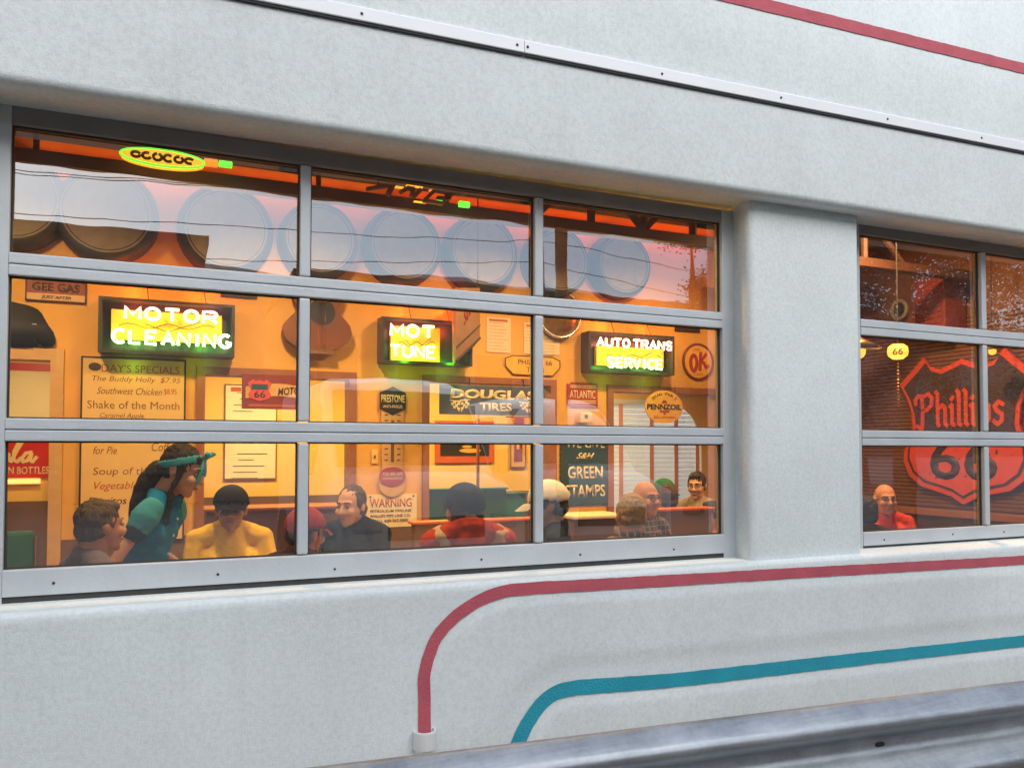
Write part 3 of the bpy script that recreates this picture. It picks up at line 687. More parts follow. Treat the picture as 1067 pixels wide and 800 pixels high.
# warning
r = rect(382, 515.5, 434, 548, YS); x0, x1, z0, z1 = r; hh = z1-z0; ww = x1-x0; cx = (x0+x1)/2
t = panel('warning_sign', 'square cream warning sign with four mounting holes under the thermometer', 'sign', r, YS, .006, 'cream')
lett(t, 'WARNING', cx-.01, z1-hh*.25, ww*.84, hh*.27, YS-.0065, 'ink_red', .01)
for i, s in enumerate(('PETROLEUM PIPELINE', 'PHILLIPS PIPE LINE CO.', 'CALL 800-767-5000')): lett(t, s, cx-.01, z1-hh*(.50+.15*i), ww*(.82, .8, .7)[i], hh*.085, YS-.0065, 'ink', .008)
for fx, fz in ((.93, .94), (.93, .06), (.07, .94), (.07, .06)):
    bm = B(); lathe(bm, [(.008, -.001), (.008, .003), (0, .004)], (x0+ww*fx, YS-.006, z0+hh*fz), 'y', 8); obj('bolt', bm, 'screw', t)
# tyre brand sign hung in opening C
YD = YW-.06
r = rect(457.5, 400, 566, 433.5, YD); x0, x1, z0, z1 = r; ww = x1-x0; hh = z1-z0
t = panel('tyre_sign', 'long slate blue sign with cream letters and crossed chequered flags', 'sign', r, YD, .015, 'sign_navy')
lett(t, 'DOUGLAS', x0+ww*.505, z0+hh*.69, ww*.82, hh*.34, YD-.0155, 'cream', .05, .08)
lett(t, 'TIRES', x0+ww*.525, z0+hh*.27, ww*.31, hh*.30, YD-.0155, 'cream', .035)
for cx_ in (.145, .235, .80, .89):
    bm = B(); c = (x0+ww*cx_, z0+hh*.32); s = hh*.15; fl = 1 if cx_ in (.235, .89) else -1
    for i in range(4):
        for j in range(3):
            if (i+j) % 2 == 0:
                q = s*.55; a = c[0]+fl*(i-1.5)*q*.9; b = c[1]+(j-1)*q+(i-1.5)*q*.3
                prism(bm, [(a-q/2, b-q/2), (a+q/2, b-q/2+.15*q*fl), (a+q/2, b+q/2+.15*q*fl), (a-q/2, b+q/2)], YD-.018, YD-.0145)
    ribbon(bm, [(c[0]-fl*s*.9, c[1]-s*1.4), (c[0]-fl*s*.9+fl*s*1.0, c[1]+s*.4)], .007, YD-.0145)
    ribbon(bm, [(c[0]-s*1.2, c[1]+s*1.0), (c[0]+s*1.2, c[1]+s*1.0+fl*.01)], .010, YD-.0145)
    obj('chequered_flag', bm, 'cream', t)
for f in (.28, .8): bm = B(); tube(bm, [(x0+ww*f, YD-.007, z1-.005), (x0+ww*f, YD-.007, 2.09), (x0+ww*f, YW-.01, 2.10)], .005, 6); obj('hanging_hook', bm, 'black', t)
# square red sign
r = rect(590.5, 398, 622, 424.5, YS); x0, x1, z0, z1 = r; ww = x1-x0; hh = z1-z0; k = .03
t = thing('red_sign', 'small square red enamel sign with clipped corners above the soap dispenser', 'sign', ((x0+x1)/2, YS, z0))
bm = B(); prism(bm, [(x0+k, z0), (x1, z0), (x1, z1-k*.3), (x1-k*.3, z1), (x0+k*1.3, z1), (x0+k*.8, z1-k*.6), (x0, z1-k*.4), (x0, z0+k)], YS-.012, YS); obj('panel', bm, 'sign_red', t)
lett(t, 'ATLANTIC', (x0+x1)/2, z0+hh*.52, ww*.84, hh*.32, YS-.0125, 'cream', .0)
bm = B()
for f in (.16, .24, .78, .85): box(bm, x0+ww*.1, x1-ww*.06, YS-.0145, YS-.0115, z0+hh*f, z0+hh*f+.007)
obj('lines', bm, 'cream', t)
# dispenser
r = rect(600, 430, 612.5, 441, YS); x0, x1, z0, z1 = r
t = thing('soap_dispenser', 'small tan soap dispenser on the wall under the square red sign', 'dispenser', ((x0+x1)/2, YS, z0))
bm = B(); box(bm, x0, x1, YS-.09, YS, z0, z1, .015); obj('body', bm, 'board', t); bm = B(); box(bm, x0+.04, x1-.05, YS-.094, YS-.086, z1-.05, z1-.02); obj('sight_glass', bm, 'black', t)
# stamps sign (scalloped)
r = rect(583, 450, 635, 525, YS); x0, x1, z0, z1 = r; ww = x1-x0; hh = z1-z0; cx = (x0+x1)/2
P = []
nx, nz = 9, 13
def scal(a, b, n, nx_, nz_):
    out = []
    for i in range(n):
        for f, d in ((0, 0), (.25, 0), (.35, .006), (.5, .011), (.65, .006), (.75, 0)):
            tt = (i+f)/n; out.append((a[0]+(b[0]-a[0])*tt+nx_*d, a[1]+(b[1]-a[1])*tt+nz_*d))
    return out
P = scal((x0, z0), (x1, z0), nx, 0, 1)+scal((x1, z0), (x1, z1), nz, -1, 0)+scal((x1, z1), (x0, z1), nx, 0, -1)+scal((x0, z1), (x0, z0), nz, 1, 0)
t = thing('stamps_sign', 'tall dark green sign with scalloped stamp edge and cream letters', 'sign', (cx, YS, z0))
bm = B(); prism(bm, P, YS-.012, YS); obj('panel', bm, 'sign_green', t)
lett(t, 'WE GIVE', cx, z0+hh*.845, ww*.78, hh*.125, YS-.0125, 'cream', .01); lett(t, 'S&H', cx, z0+hh*.675, ww*.36, hh*.085, YS-.0125, 'cream', .02, .5)
lett(t, 'GREEN', cx, z0+hh*.445, ww*.70, hh*.175, YS-.0125, 'cream', .02); lett(t, 'STAMPS', cx, z0+hh*.19, ww*.80, hh*.175, YS-.0125, 'cream', .02)
# yellow oval
YO = YW-.05
c = at(691.5, 424, YO); rx = (at(711, 424, YO).x-at(672, 424, YO).x)/2; rz = (at(691, 407, YO).z-at(691, 441.5, YO).z)/2
t = thing('oval_sign', 'yellow oval oil sign with black letters hung in front of the blinds', 'sign', (c.x, YO, c.z-rz))
bm = B(); prism(bm, ell(c.x, c.z, rx, rz), YO-.012, YO); obj('panel', bm, 'sign_yellow', t)
lett(t, 'PENNZOIL', c.x, c.z, rx*1.84, rz*.34, YO-.0125, 'black', .035)
bm = B()
bell = [(c.x-rx*.22, c.z-rz*.34), (c.x+rx*.22, c.z-rz*.34), (c.x+rx*.28, c.z-rz*.22), (c.x-rx*.28, c.z-rz*.22)]
prism(bm, bell, YO-.0145, YO-.0115); prism(bm, [(c.x-rx*.16, c.z+rz*.22), (c.x+rx*.16, c.z+rz*.22), (c.x+rx*.08, c.z+rz*.40), (c.x-rx*.08, c.z+rz*.40)], YO-.0145, YO-.0115)
prism(bm, ell(c.x, c.z-rz*.42, rx*.06, rz*.06, 10), YO-.0145, YO-.0115); obj('bell_emblem', bm, 'sign_red', t)
for i, ch in enumerate('SOUND YOUR Z'):
    a = R(140-100*i/11)
    if ch != ' ': obj('lettering', text_bm(ch, c.x+rx*.78*math.cos(a), c.z+rz*.78*math.sin(a), rx*.13, rz*.16, YO-.0125, .01, rot=a-math.pi/2), 'ink', t)
lett(t, 'Safe Lubrication', c.x, c.z-rz*.60, rx*1.15, rz*.20, YO-.0125, 'ink_red', 0, .2)
for s in (-.6, .6): bm = B(); tube(bm, [(c.x+s*rx, YO-.005, c.z+rz*.78), (c.x+s*rx, YO-.005, 2.085)], .003, 6); obj('hanging_wire', bm, 'wire', t)
# round OK sign
c = at(727, 377, YS); rr = (at(743, 377, YS).x-at(711, 377, YS).x)/2; rz = (at(727, 358, YS).z-at(727, 396, YS).z)/2
t = thing('round_sign', 'round orange sign with a dark ring and red hand drawn letters', 'sign', (c.x, YS, c.z-rz))
bm = B(); prism(bm, ell(c.x, c.z, rr*.93, rz*.93), YS-.010, YS); obj('panel', bm, 'sign_yellow', t)
bm = B(); tube(bm, [(a, YS-.008, b) for a, b in ell(c.x, c.z, rr*.95, rz*.95)], .013, 8, True); obj('ring', bm, 'sign_maroon', t, True)
bm = B()
ribbon(bm, [(c.x+rr*a, c.z+rz*b) for a, b in arc(-.30, -.08, .20, .42, 60, 420, 16)], .035, YS-.010)
ribbon(bm, [(c.x+rr*.10, c.z-rz*.45), (c.x+rr*.16, c.z+rz*.50)], .035, YS-.010); ribbon(bm, [(c.x+rr*.52, c.z+rz*.46), (c.x+rr*.16, c.z+rz*.02), (c.x+rr*.36, c.z-rz*.05), (c.x+rr*.48, c.z-rz*.30), (c.x+rr*.66, c.z-rz*.2)], .032, YS-.010)
obj('lettering', bm, 'sign_red', t)
lett(t, 'USED', c.x-.02, c.z+rz*.66, rr*.5, rz*.15, YS-.0105, 'ink_red', 0); lett(t, 'CARS', c.x, c.z-rz*.68, rr*.6, rz*.17, YS-.0105, 'ink_red', 0)
c = at(757, 364, YS)
t = thing('round_sign', 'round brown ringed plate half hidden at the right edge of the door', 'sign', (c.x, YS, c.z-.1))
bm = B(); lathe(bm, [(.10, 0), (.10, .012), (.085, .014), (.085, .008), (0, .008)], (c.x, YS, c.z), 'y', 28); obj('panel', bm, 'frame_brown', t)
# octagon tyre sign
x0, x1, z0, z1 = rect(526, 370, 583, 392, YS); k = .07
P = [(x0+k, z0), (x1-k, z0), (x1, z0+k), (x1, z1-k*.4), (x1-k, z1), (x0+k, z1), (x0, z1-k*.4), (x0, z0+k)]
t = thing('outlined_sign', 'orange eight sided sign with thin dark outline above the blue tyre sign', 'sign', ((x0+x1)/2, YS, z0))
bm = B(); prism(bm, P, YS-.01, YS); obj('panel', bm, 'sign_yellow', t)
bm = B(); ribbon(bm, [(a*.995+.005*(x0+x1)/2, b) for a, b in P+P[:1]], .008, YS-.010); obj('outline', bm, 'ink', t)
lett(t, 'PHILLIPS 66', (x0+x1)/2+.02, z0+(z1-z0)*.68, (x1-x0)*.62, (z1-z0)*.28, YS-.0105, 'ink', .0); lett(t, 'TIRES', (x0+x1)/2+.02, z0+(z1-z0)*.28, (x1-x0)*.33, (z1-z0)*.28, YS-.0105, 'ink', .0)
# posters
for i, (q, lb) in enumerate((((507, 330, 532, 368), 'pale poster sheet between the wooden crate and the door mullion'), ((546, 336, 583, 370), 'wide pale poster sheet above the outlined eight sided sign'))):
    r = rect(*q, YS); x0, x1, z0, z1 = r
    t = panel('poster', lb, 'poster', r, YS, .004, 'paper', None, group='paper posters')
    bm = B()
    for k in range(9): box(bm, x0+.02, x1-.02-random.uniform(0, .06), YS-.0055, YS-.0035, z1-.05-k*.028, z1-.044-k*.028)
    obj('text_lines', bm, 'sign_tan', t); bm = B(); box(bm, x0+.02, x1-.03, YS-.0055, YS-.0035, z1-.034, z1-.016); obj('heading', bm, 'ink_red', t)
# guitar
c = at(330, 348, YW-.05); sc_ = .88*(at(370, 348, YW-.05).x-at(330, 348, YW-.05).x)
t = thing('guitar', 'brown acoustic guitar hung on the wall behind the first door mullion', 'guitar', (c.x, YW, c.z-.3))
H = [(0, -.62), (.3, -.60), (.62, -.5), (.88, -.28), (1.0, .02), (.94, .30), (.78, .52), (.62, .70), (.58, .86), (.64, 1.02), (.72, 1.2), (.70, 1.42), (.52, 1.6), (.25, 1.68), (0, 1.7)]
H = [(c.x+a*sc_, c.z+b*sc_*.86) for a, b in H]
bm = B(); prism(bm, H+[(2*c.x-a, b) for a, b in H[-2:0:-1]], YW-.11, YW-.012); obj('body', bm, 'wood', t)
bm = B(); prism(bm, ell(c.x+.03, c.z+.62*sc_, .10, .10, 28), YW-.113, YW-.1095); obj('sound_hole', bm, 'black', t)
bm = B(); box(bm, c.x-.01, c.x+.06, YW-.125, YW-.108, c.z+.9*sc_, c.z+2.6*sc_); obj('neck', bm, 'crate', t)
bm = B(); box(bm, c.x-.07, c.x+.13, YW-.122, YW-.109, c.z-.16, c.z-.13); obj('bridge', bm, 'crate', t)
bm = B()
for k in range(6): tube(bm, [(c.x+.0+.01*k, YW-.127, c.z-.14), (c.x+.0+.01*k, YW-.127, c.z+2.5*sc_)], .0012, 4)
obj('strings', bm, 'chrome', t)
# slanted crate with lettering
a = at(475, 376, 2.45); 
t = thing('hanging_crate', 'dark wooden crate hung corner first beside the middle neon sign', 'crate', (a.x+.1, 2.5, a.z))
def cr(u, v, Y): q = at(u, v, Y); return q
P0 = [cr(475, 376, 2.45), cr(500, 352, 2.62), cr(500, 300, 2.62), cr(474, 300, 2.45)]
P1 = [cr(462, 352, 2.75), cr(462, 300, 2.75)]
bm = B(); vs = [bm.verts.new(q) for q in P0]; bk = [bm.verts.new(q+V((.12, .42, 0))) for q in P0]
bm.faces.new(vs); bm.faces.new(bk[::-1])
for i in range(4): bm.faces.new((vs[i], bk[i], bk[(i+1) % 4], vs[(i+1) % 4]))
bmesh.ops.recalc_face_normals(bm, faces=bm.faces[:]); obj('box', bm, 'crate', t)
d1 = (P0[1]-P0[0]); ex = d1.normalized(); up = V((0, 0, 1)); nrm = ex.cross(up).normalized()
tm = text_bm('SELF', 0, 0, .26, .11, 0, .01)
o_ = P0[0]+d1*.52+up*.30+nrm*.006
for v in tm.verts: v.co = o_ + ex*(v.co.z*1.0) * 0 + (ex*v.co.x*.55) + up*(v.co.z) + up*(v.co.x*.25) + nrm*(-v.co.y)
obj('lettering', tm, 'sign_red', t)
bm = B(); tube(bm, [P0[0]+nrm*.004, P0[1]+nrm*.004], .008, 6); tube(bm, [P0[0]+nrm*.004+up*.10, P0[1]+nrm*.004+up*.10], .005, 6); obj('metal_edge', bm, 'black', t)
bm = B(); tube(bm, [P0[2]+V((.02, .1, 0)), V((P0[2].x+.02, P0[2].y+.1, 3.55))], .005, 6); obj('hanging_wire', bm, 'wire', t)
# tyres along the wall
def tyre(t, c, Rr):
    bm = B(); lathe(bm, [(Rr*.60, .02), (Rr*.60, .13), (Rr*.66, .155), (Rr*.80, .175), (Rr*.92, .165), (Rr*.985, .13), (Rr, .08), (Rr, .0), (Rr*.9, -.0)], c, 'y', 56); obj('tyre', bm, 'tyre', t, True)
    bm = B(); lathe(bm, [(Rr*.80, .172), (Rr*.81, .1785), (Rr*.835, .1785), (Rr*.845, .171)], c, 'y', 56); obj('whitewall', bm, 'whitewall', t, True)
    bm = B(); lathe(bm, [(Rr*.605, .12), (Rr*.57, .135), (Rr*.55, .10), (Rr*.50, .105), (Rr*.49, .09), (Rr*.36, .09), (Rr*.34, .115), (Rr*.30, .115), (Rr*.28, .10), (Rr*.16, .10), (Rr*.14, .13), (Rr*.05, .145), (0, .146)], c, 'y', 48); obj('wheel_disc', bm, 'rim', t, True)
YT = 2.95
lbs = ['leftmost old whitewall tyre on the wall, cut off by the door edge', 'largest old whitewall tyre, hung above the black shirt and specials board', 'old whitewall tyre hung above the largest neon sign',
       'old whitewall tyre hung behind the first door mullion above the guitar', 'old whitewall tyre hung above the middle neon sign', 'old whitewall tyre hung above the wooden crate', 'old whitewall tyre hung above the outlined eight sided sign', 'old whitewall tyre hung above the neon sign nearest the pillar']
for i, (u, v, rw) in enumerate([(12, 206, 42), (111, 222, 56.5), (236, 239, 51), (333, 250, 44), (421, 256, 40.5), (503, 263, 38), (582, 272, 33), (649, 276, 30)]):
    c = at(u, v, YT); Rr = (at(u+rw, v, YT).x-at(u-rw, v, YT).x)/2; Rr = min(Rr, .345) if i else .33
    if i == 3: Rr = .30
    t = thing('tyre_ornament', lbs[i], 'tyre', (c.x, YW, c.z), 'old tyres in a row on the back wall')
    tyre(t, V((c.x, YW-.01, c.z)), Rr)
# brass pan
c = at(591, 325, 2.9); Rr = .21
t = thing('brass_pan', 'round tarnished brass hubcap hung left of the neon sign nearest the pillar', 'hubcap', (c.x, YW, c.z), None)
bm = B(); lathe(bm, [(Rr, 0), (Rr, .03), (Rr*.94, .05), (Rr*.8, .04), (Rr*.72, .07), (Rr*.5, .10), (Rr*.2, .115), (0, .117)], (c.x, YW-.02, c.z), 'y', 40); obj('bowl', bm, 'brass', t, True)
bm = B(); tube(bm, [(a, YW-.065, b) for a, b in ell(c.x, c.z, Rr*.96, Rr*.96)], .012, 8, True); obj('rolled_edge', bm, 'chrome', t, True)
# oval lit sign under the ceiling and cut-out letters
YC = 1.45
c = at(170, 159, YC)-V((0, 0, .036)); rx = (at(212, 165, YC).x-at(125, 153, YC).x)/2; rz = .042
M['oval_lit'] = mat('lit_yellow_face', (.9, .55, .05), .4, 0, .05, 20, emit=(1, .50, .03), es=1.1)
M['green_lit'] = mat('lit_green_glass', (.1, .8, .1), .4, 0, 0, emit=(.12, 1, .05), es=1.6)
M['red_lit'] = mat('lit_red_glass', (.9, .2, .02), .4, 0, 0, emit=(1, .22, .02), es=1.6)
t = thing('oval_lit_sign', 'small lit yellow oval sign with green rim hung just under the ceiling', 'lit sign', (c.x, YC, c.z))
bm = B(); prism(bm, ell(c.x, c.z, rx, rz), YC-.02, YC+.05); obj('face', bm, 'oval_lit', t)
bm = B(); tube(bm, [(a, YC-.015, b) for a, b in ell(c.x, c.z, rx, rz)], .007, 6, True); obj('rim', bm, 'green_lit', t)
for k in range(6):
    bm = B(); a_ = (-.64+.255*k)*rx; tube(bm, [(c.x+a_+.10*rx*math.cos(R(p_)), YC-.021, c.z+rz*(.45-.05*abs(k-2.5))*math.sin(R(p_))) for p_ in range(20+37*k % 90, 20+37*k % 90+(300 if k % 2 else 345), 20)], .0085, 6); obj('lettering', bm, 'wains', t)
bm = B(); q = at(233, 167, YC)-V((0, 0, .03))
box(bm, q.x-.10, q.x-.03, YC-.02, YC+.02, q.z-.012, q.z+.022, .004); obj('side_piece', bm, 'red_lit', t)
bm = B(); box(bm, q.x-.025, q.x+.045, YC-.02, YC+.02, q.z-.006, q.z+.022, .006); obj('side_piece', bm, 'green_lit', t)
for s in (-.6, .6): bm = B(); tube(bm, [(c.x+s*rx, YC+.02, c.z+rz*.7), (c.x+s*rx, YC+.02, 3.55)], .004, 6); obj('hanging_wire', bm, 'wire', t)
def ua(u, v): q = at(u, v, YC); return (q.x, q.z)
t = thing('cut_out_letters', 'dark slanted cut out letters with small lit glass pieces under the ceiling', 'lit sign', (ua(440, 205)[0], YC, ua(440, 205)[1]))
bm = B()
for st, wd in (([(382, 198), (400, 195), (410, 193)], .02), ([(409, 193), (404, 203)], .03), ([(417, 201), (424, 197), (430, 198), (428, 205)], .022), ([(437, 199), (430, 206)], .025), ([(441, 210), (452, 199), (470, 202), (478, 203)], .022), ([(470, 203), (460, 213), (441, 210)], .02), ([(478, 202), (484, 203)], .016), ([(455, 207), (468, 208)], .016)):
    ribbon(bm, [ua(*q) for q in st], wd, YC, .03)
obj('letters', bm, 'wains', t)
for (u0, v0, u1, v1, m) in ((411, 193, 421, 196, 'oval_lit'), (424, 192.5, 441, 195, 'oval_lit'), (448, 197, 458, 199.5, 'red_lit'), (470, 199.5, 483, 202, 'red_lit'), (432, 209, 445, 211, 'oval_lit'), (479, 209, 490, 216, 'green_lit'), (455, 208, 462, 210, 'green_lit')):
    a, b = ua(u0, v0), ua(u1, v1); bm = B(); box(bm, a[0], b[0], YC+.002, YC+.03, b[1], a[1], .003); obj('lit_glass', bm, m, t)
for u in (395, 470): bm = B(); a = ua(u, 196); tube(bm, [(a[0], YC+.02, a[1]), (a[0], YC+.02, 3.55)], .004, 6); obj('hanging_wire', bm, 'wire', t)

# ------------------------------------------------------------------ back room things
YB = 5.395
r = rect(234, 400, 288, 499, YB); x0, x1, z0, z1 = r
t = panel('menu_sheet', 'tall framed menu sheet on the back room wall behind the cap wearing man in yellow', 'menu', r, YB, .015, 'white', 'wains', .012)
bm = B()
for k in range(15):
    if k in (4, 9): continue
    a = random.uniform(.02, .1); box(bm, x0+.05+a, x1-.05-random.uniform(0, .2), YB-.018, YB-.0145, z1-.09-k*.062, z1-.083-k*.062)
obj('text_lines', bm, 'ink', t); bm = B(); box(bm, x0+.06, x0+.16, YB-.019, YB-.0145, z1-.075, z1-.03); obj('heading', bm, 'ink_red', t)
# soda sign
x0, x1, z0, z1 = rect(-40, 376, 55, 497, YB); zm = rect(0, 376, 55, 446, YB)[2]
t = thing('soda_sign', 'big red and white soft drink sign seen through the left doorway', 'sign', ((x0+x1)/2, YB, z0))
bm = B(); box(bm, x0, x1, YB-.02, YB, z0, zm, .004); obj('red_panel', bm, 'soda_red', t)
bm = B(); box(bm, x0, x1, YB-.02, YB, zm+.003, z1, .004); obj('white_panel', bm, 'white', t)
bm = B(); box(bm, x0, x1, YB-.026, YB-.019, z1-.07, z1); obj('red_border', bm, 'soda_red', t)
bm = B(); box(bm, x1, x1+.03, YB-.04, YB, z0-.3, z1+.03); obj('side_post', bm, 'wains', t)
def ub2(u, v): q = at(u, v, YB-.02); return (q.x, q.z)
bm = B()
for st in ([(-32, 470), (-38, 465), (-42, 474), (-40, 483), (-32, 482), (-28, 477)], [(-18, 476), (-24, 476), (-24, 483), (-17, 482), (-15, 477)],
           [(9, 473), (4, 473), (1, 477), (2, 481), (6, 481), (9, 477), (9, 473)],
           [(11, 481), (19, 467), (24, 459), (21, 458), (15, 470), (14, 479), (18, 481), (22, 477)],
           [(33, 471), (27, 472), (23, 477), (24, 481), (28, 480), (33, 473), (31, 479), (34, 481), (38, 476)]):
    ribbon(bm, [ub2(*q) for q in st], .030, YB-.020, .003)
obj('script_lettering', bm, 'cream', t)
a, b = ub2(-26, 486.5), ub2(51, 493.5); lett(t, 'SERVED IN BOTTLES', (a[0]+b[0])/2, (a[1]+b[1])/2, b[0]-a[0], a[1]-b[1], YB-.0205, 'cream', .01)
# lamp strip below soda sign
a, b = ub2(-40, 496), ub2(42, 500)
t = thing('counter_lamp', 'glowing orange tube lamp along the wall below the soda sign', 'lamp', ((a[0]+b[0])/2, YB, b[1]))
M['orange_lit'] = mat('orange_lamp_tube', (.9, .4, .1), .4, 0, 0, emit=(1, .42, .10), es=2.2)
bm = B(); tube(bm, [(a[0], YB-.03, b[1]-.01), (b[0], YB-.03, b[1]-.01)], .022, 10); obj('tube', bm, 'orange_lit', t, True)
bm = B(); box(bm, a[0], b[0], YB-.014, YB+.0, b[1]-.04, b[1]+.02); obj('bracket', bm, 'cream', t)
# pictures
x0, x1, z0, z1 = rect(453, 438, 514, 482, YB)
t = panel('framed_picture', 'wide red framed picture of a sunset drive on the back room wall', 'picture', (x0, x1, z0, z1), YB, .02, 'red_orange')
bm = B(); box(bm, x0+.06, x1-.06, YB-.024, YB-.019, z0+.08, z1-.06); obj('print', bm, 'black', t)
bm = B(); prism(bm, ell((x0+x1)/2+.06, z0+.14, .13, .025), YB-.027, YB-.0235); prism(bm, ell((x0+x1)/2+.02, z0+.185, .06, .015), YB-.027, YB-.0235); obj('painted_car', bm, 'sign_yellow', t)
x0, x1, z0, z1 = rect(531, 452, 547.5, 487, YB)
t = panel('framed_picture', 'small narrow picture in an olive frame beside the door mullion', 'picture', (x0, x1, z0, z1), YB, .02, 'sign_tan', 'wains', .012)
bm = B(); box(bm, x0+.05, x1-.05, YB-.024, YB-.019, z0+.07, z1-.07); obj('print', bm, 'sign_maroon', t)
bm = B(); box(bm, x0+.08, x1-.09, YB-.026, YB-.0235, (z0+z1)/2+.02, z1-.1); obj('print_patch', bm, 'sign_yellow', t)
# steel pole
q = at(498, 480, 4.3); bm = B(); tube(bm, [(q.x, 4.3, 0), (q.x, 4.3, 2.62)], .016, 10); tag(obj('pole', bm, 'frame_brown', None, True), 'thin brown pole in the back room behind the dark capped man', 'pole')
# orange and yellow box in opening
x0, x1, z0, z1 = rect(529, 434, 553, 446, 4.6)
t = thing('hanging_banner', 'small red and yellow striped banner below the blue tyre sign', 'banner', ((x0+x1)/2, 4.6, z0))
bm = B(); box(bm, x0, x1, 4.595, 4.605, z0-.1, z1); obj('cloth', bm, 'sign_yellow', t); ww = x1-x0
bm = B(); box(bm, x0+ww*.28, x0+ww*.68, 4.590, 4.594, z0-.1, z1); obj('red_stripe', bm, 'sign_red', t)
bm = B(); tube(bm, [(x0-.02, 4.6, z1), (x1+.02, 4.6, z1)], .008, 8); tube(bm, [((x0+x1)/2, 4.6, z1), ((x0+x1)/2, 4.6, 2.62)], .003, 6); obj('rod', bm, 'wains', t)
# window with blinds
x0, x1, z0, z1 = rect(632, 421, 741, 548, YB)
t = thing('window_blinds', 'white slatted window blinds with pink ladder tapes in the back room', 'blinds', ((x0+x1)/2, YB, z0))
bm = B(); n = 27
for k in range(n):
    z = z0+(z1-z0)*(k+.5)/n; h = (z1-z0)/n*.47
    vs = [bm.verts.new(q) for q in ((x0, YB-.072, z-h), (x1, YB-.072, z-h), (x1, YB-.040, z+h), (x0, YB-.040, z+h), (x0, YB-.069, z-h), (x1, YB-.069, z-h), (x1, YB-.037, z+h), (x0, YB-.037, z+h))]
    bm.faces.new(vs[:4]); bm.faces.new(vs[7:3:-1]); bm.faces.new((vs[0], vs[4], vs[5], vs[1])); bm.faces.new((vs[3], vs[2], vs[6], vs[7]))
obj('slats', bm, 'slat', t)
bm = B(); box(bm, x0, x1, YB-.012, YB-.002, z0, z1); obj('window_pane', bm, 'daylit', t)
for f in (.10, .385, .62, .83):
    bm = B(); xx = x0+(x1-x0)*f; box(bm, xx-.028, xx+.028, YB-.082, YB-.078, z0, z1); obj('ladder_tape', bm, 'pink_tape', t)
P = [pp(u_, v_, YB-.12) for u_, v_ in ((704, 421.5), (708.5, 422.6), (714, 427), (719, 432), (723, 438), (726, 445), (728.5, 453), (730, 462), (730.8, 473), (731, 490), (731, 548), (748, 548), (748, 414), (704, 414))]
bm = B(); prism(bm, P, YB-.13, YB-.11); obj('arched_board', bm, 'room2', t)
bm = B(); box(bm, x0-.02, x1+.02, YB-.10, YB-.003, z1, z1+.06, .006); obj('head_rail', bm, 'slat', t)
bm = B(); box(bm, x0-.02, x1+.02, YB-.09, YB-.02, z0-.035, z0-.004, .006); obj('bottom_rail', bm, 'slat', t)

# ------------------------------------------------------------------ furniture
def chair_proto():
    t = thing('cafe_chair', 'brown padded cafe chair', 'chair', (0, 0, 0), 'cafe chairs under the diners')
    bm = B(); box(bm, -.2, .2, -.2, .2, .41, .45, .015); obj('seat', bm, 'wains', t)
    bm = B(); box(bm, -.19, .19, .19, .22, .55, .86, .012); obj('backrest', bm, 'wains', t)
    for sx in (-1, 1):
        for sy in (-1, 1):
            bm = B(); tube(bm, [(sx*.17, sy*.17, .42), (sx*.19, sy*.2, 0)], .013, 8); obj('leg', bm, 'chrome', t)
            if sy > 0:
                bm = B(); tube(bm, [(sx*.17, .18, .42), (sx*.17, .205, .86)], .012, 8); obj('back_post', bm, 'chrome', t)
    return t
chair0 = chair_proto(); chair_used = [False]
def chair(x, y, rz, who):
    lb = 'brown padded cafe chair under the '+who
    if not chair_used[0]:
        chair0.location = (x, y, 0); chair0.rotation_euler.z = rz; chair0['label'] = lb; chair_used[0] = True; return
    dup(chair0, (x, y, 0), rz, lb)
def table(x, y, lb, rz=0):
    t = thing('cafe_table', lb, 'table', (x, y, 0), 'cafe tables', rz)
    bm = B(); box(bm, -.36, .36, -.36, .36, .71, .75, .012); obj('tabletop', bm, 'cream', t, local=True)
    bm = B(); lathe(bm, [(.24, 0), (.24, .02), (.04, .05), (.035, .70), (.12, .708), (0, .708)], (0, 0, 0), 'z', 20); obj('pedestal', bm, 'chrome', t, local=True)
table(1.0, .85, 'square cafe table between the man in yellow and the left door stile')
table(1.65, 1.02, 'square cafe table between the dark shirted man and the black capped man')
table(2.35, 1.75, 'square cafe table behind the white capped man')
table(3.65, 1.3, 'square cafe table between the fair haired man and the bald man')
table(5.0, 1.5, 'square cafe table beside the orange shirted man')
def booth(lb, x0, x1, y, top, facing, cushion='wains', rail='red_orange'):
    t = thing('booth_bench', lb, 'bench', ((x0+x1)/2, y, 0), 'booth benches')
    s = facing
    bm = B(); box(bm, x0, x1, y-.04, y+.04, 0, top-.018, .006); obj('back', bm, cushion, t)
    bm = B(); box(bm, x0-.02, x1+.02, y-.06, y+.06, top-.018, top, .006); obj('top_rail', bm, rail, t)
    bm = B(); a, b = sorted((y+s*.045, y+s*.5)); box(bm, x0, x1, a, b, .30, .45, .03); obj('seat', bm, cushion, t)
    bm = B(); box(bm, x0+.02, x1-.02, a+.02, b-.04, 0, .299); obj('plinth', bm, 'black', t)
    return t
q0 = at(430, 543, 2.15); q1 = at(556, 541, 2.15)
booth('brown booth bench with red top rail behind the black capped man', q0.x, q1.x, 2.15, q0.z, 1)
q0 = at(684, 531, 1.62); q1 = at(738, 530, 1.62)
booth('short brown booth bench with orange top rail behind the fair haired man', q0.x, q1.x, 1.62, q0.z+.01, -1)
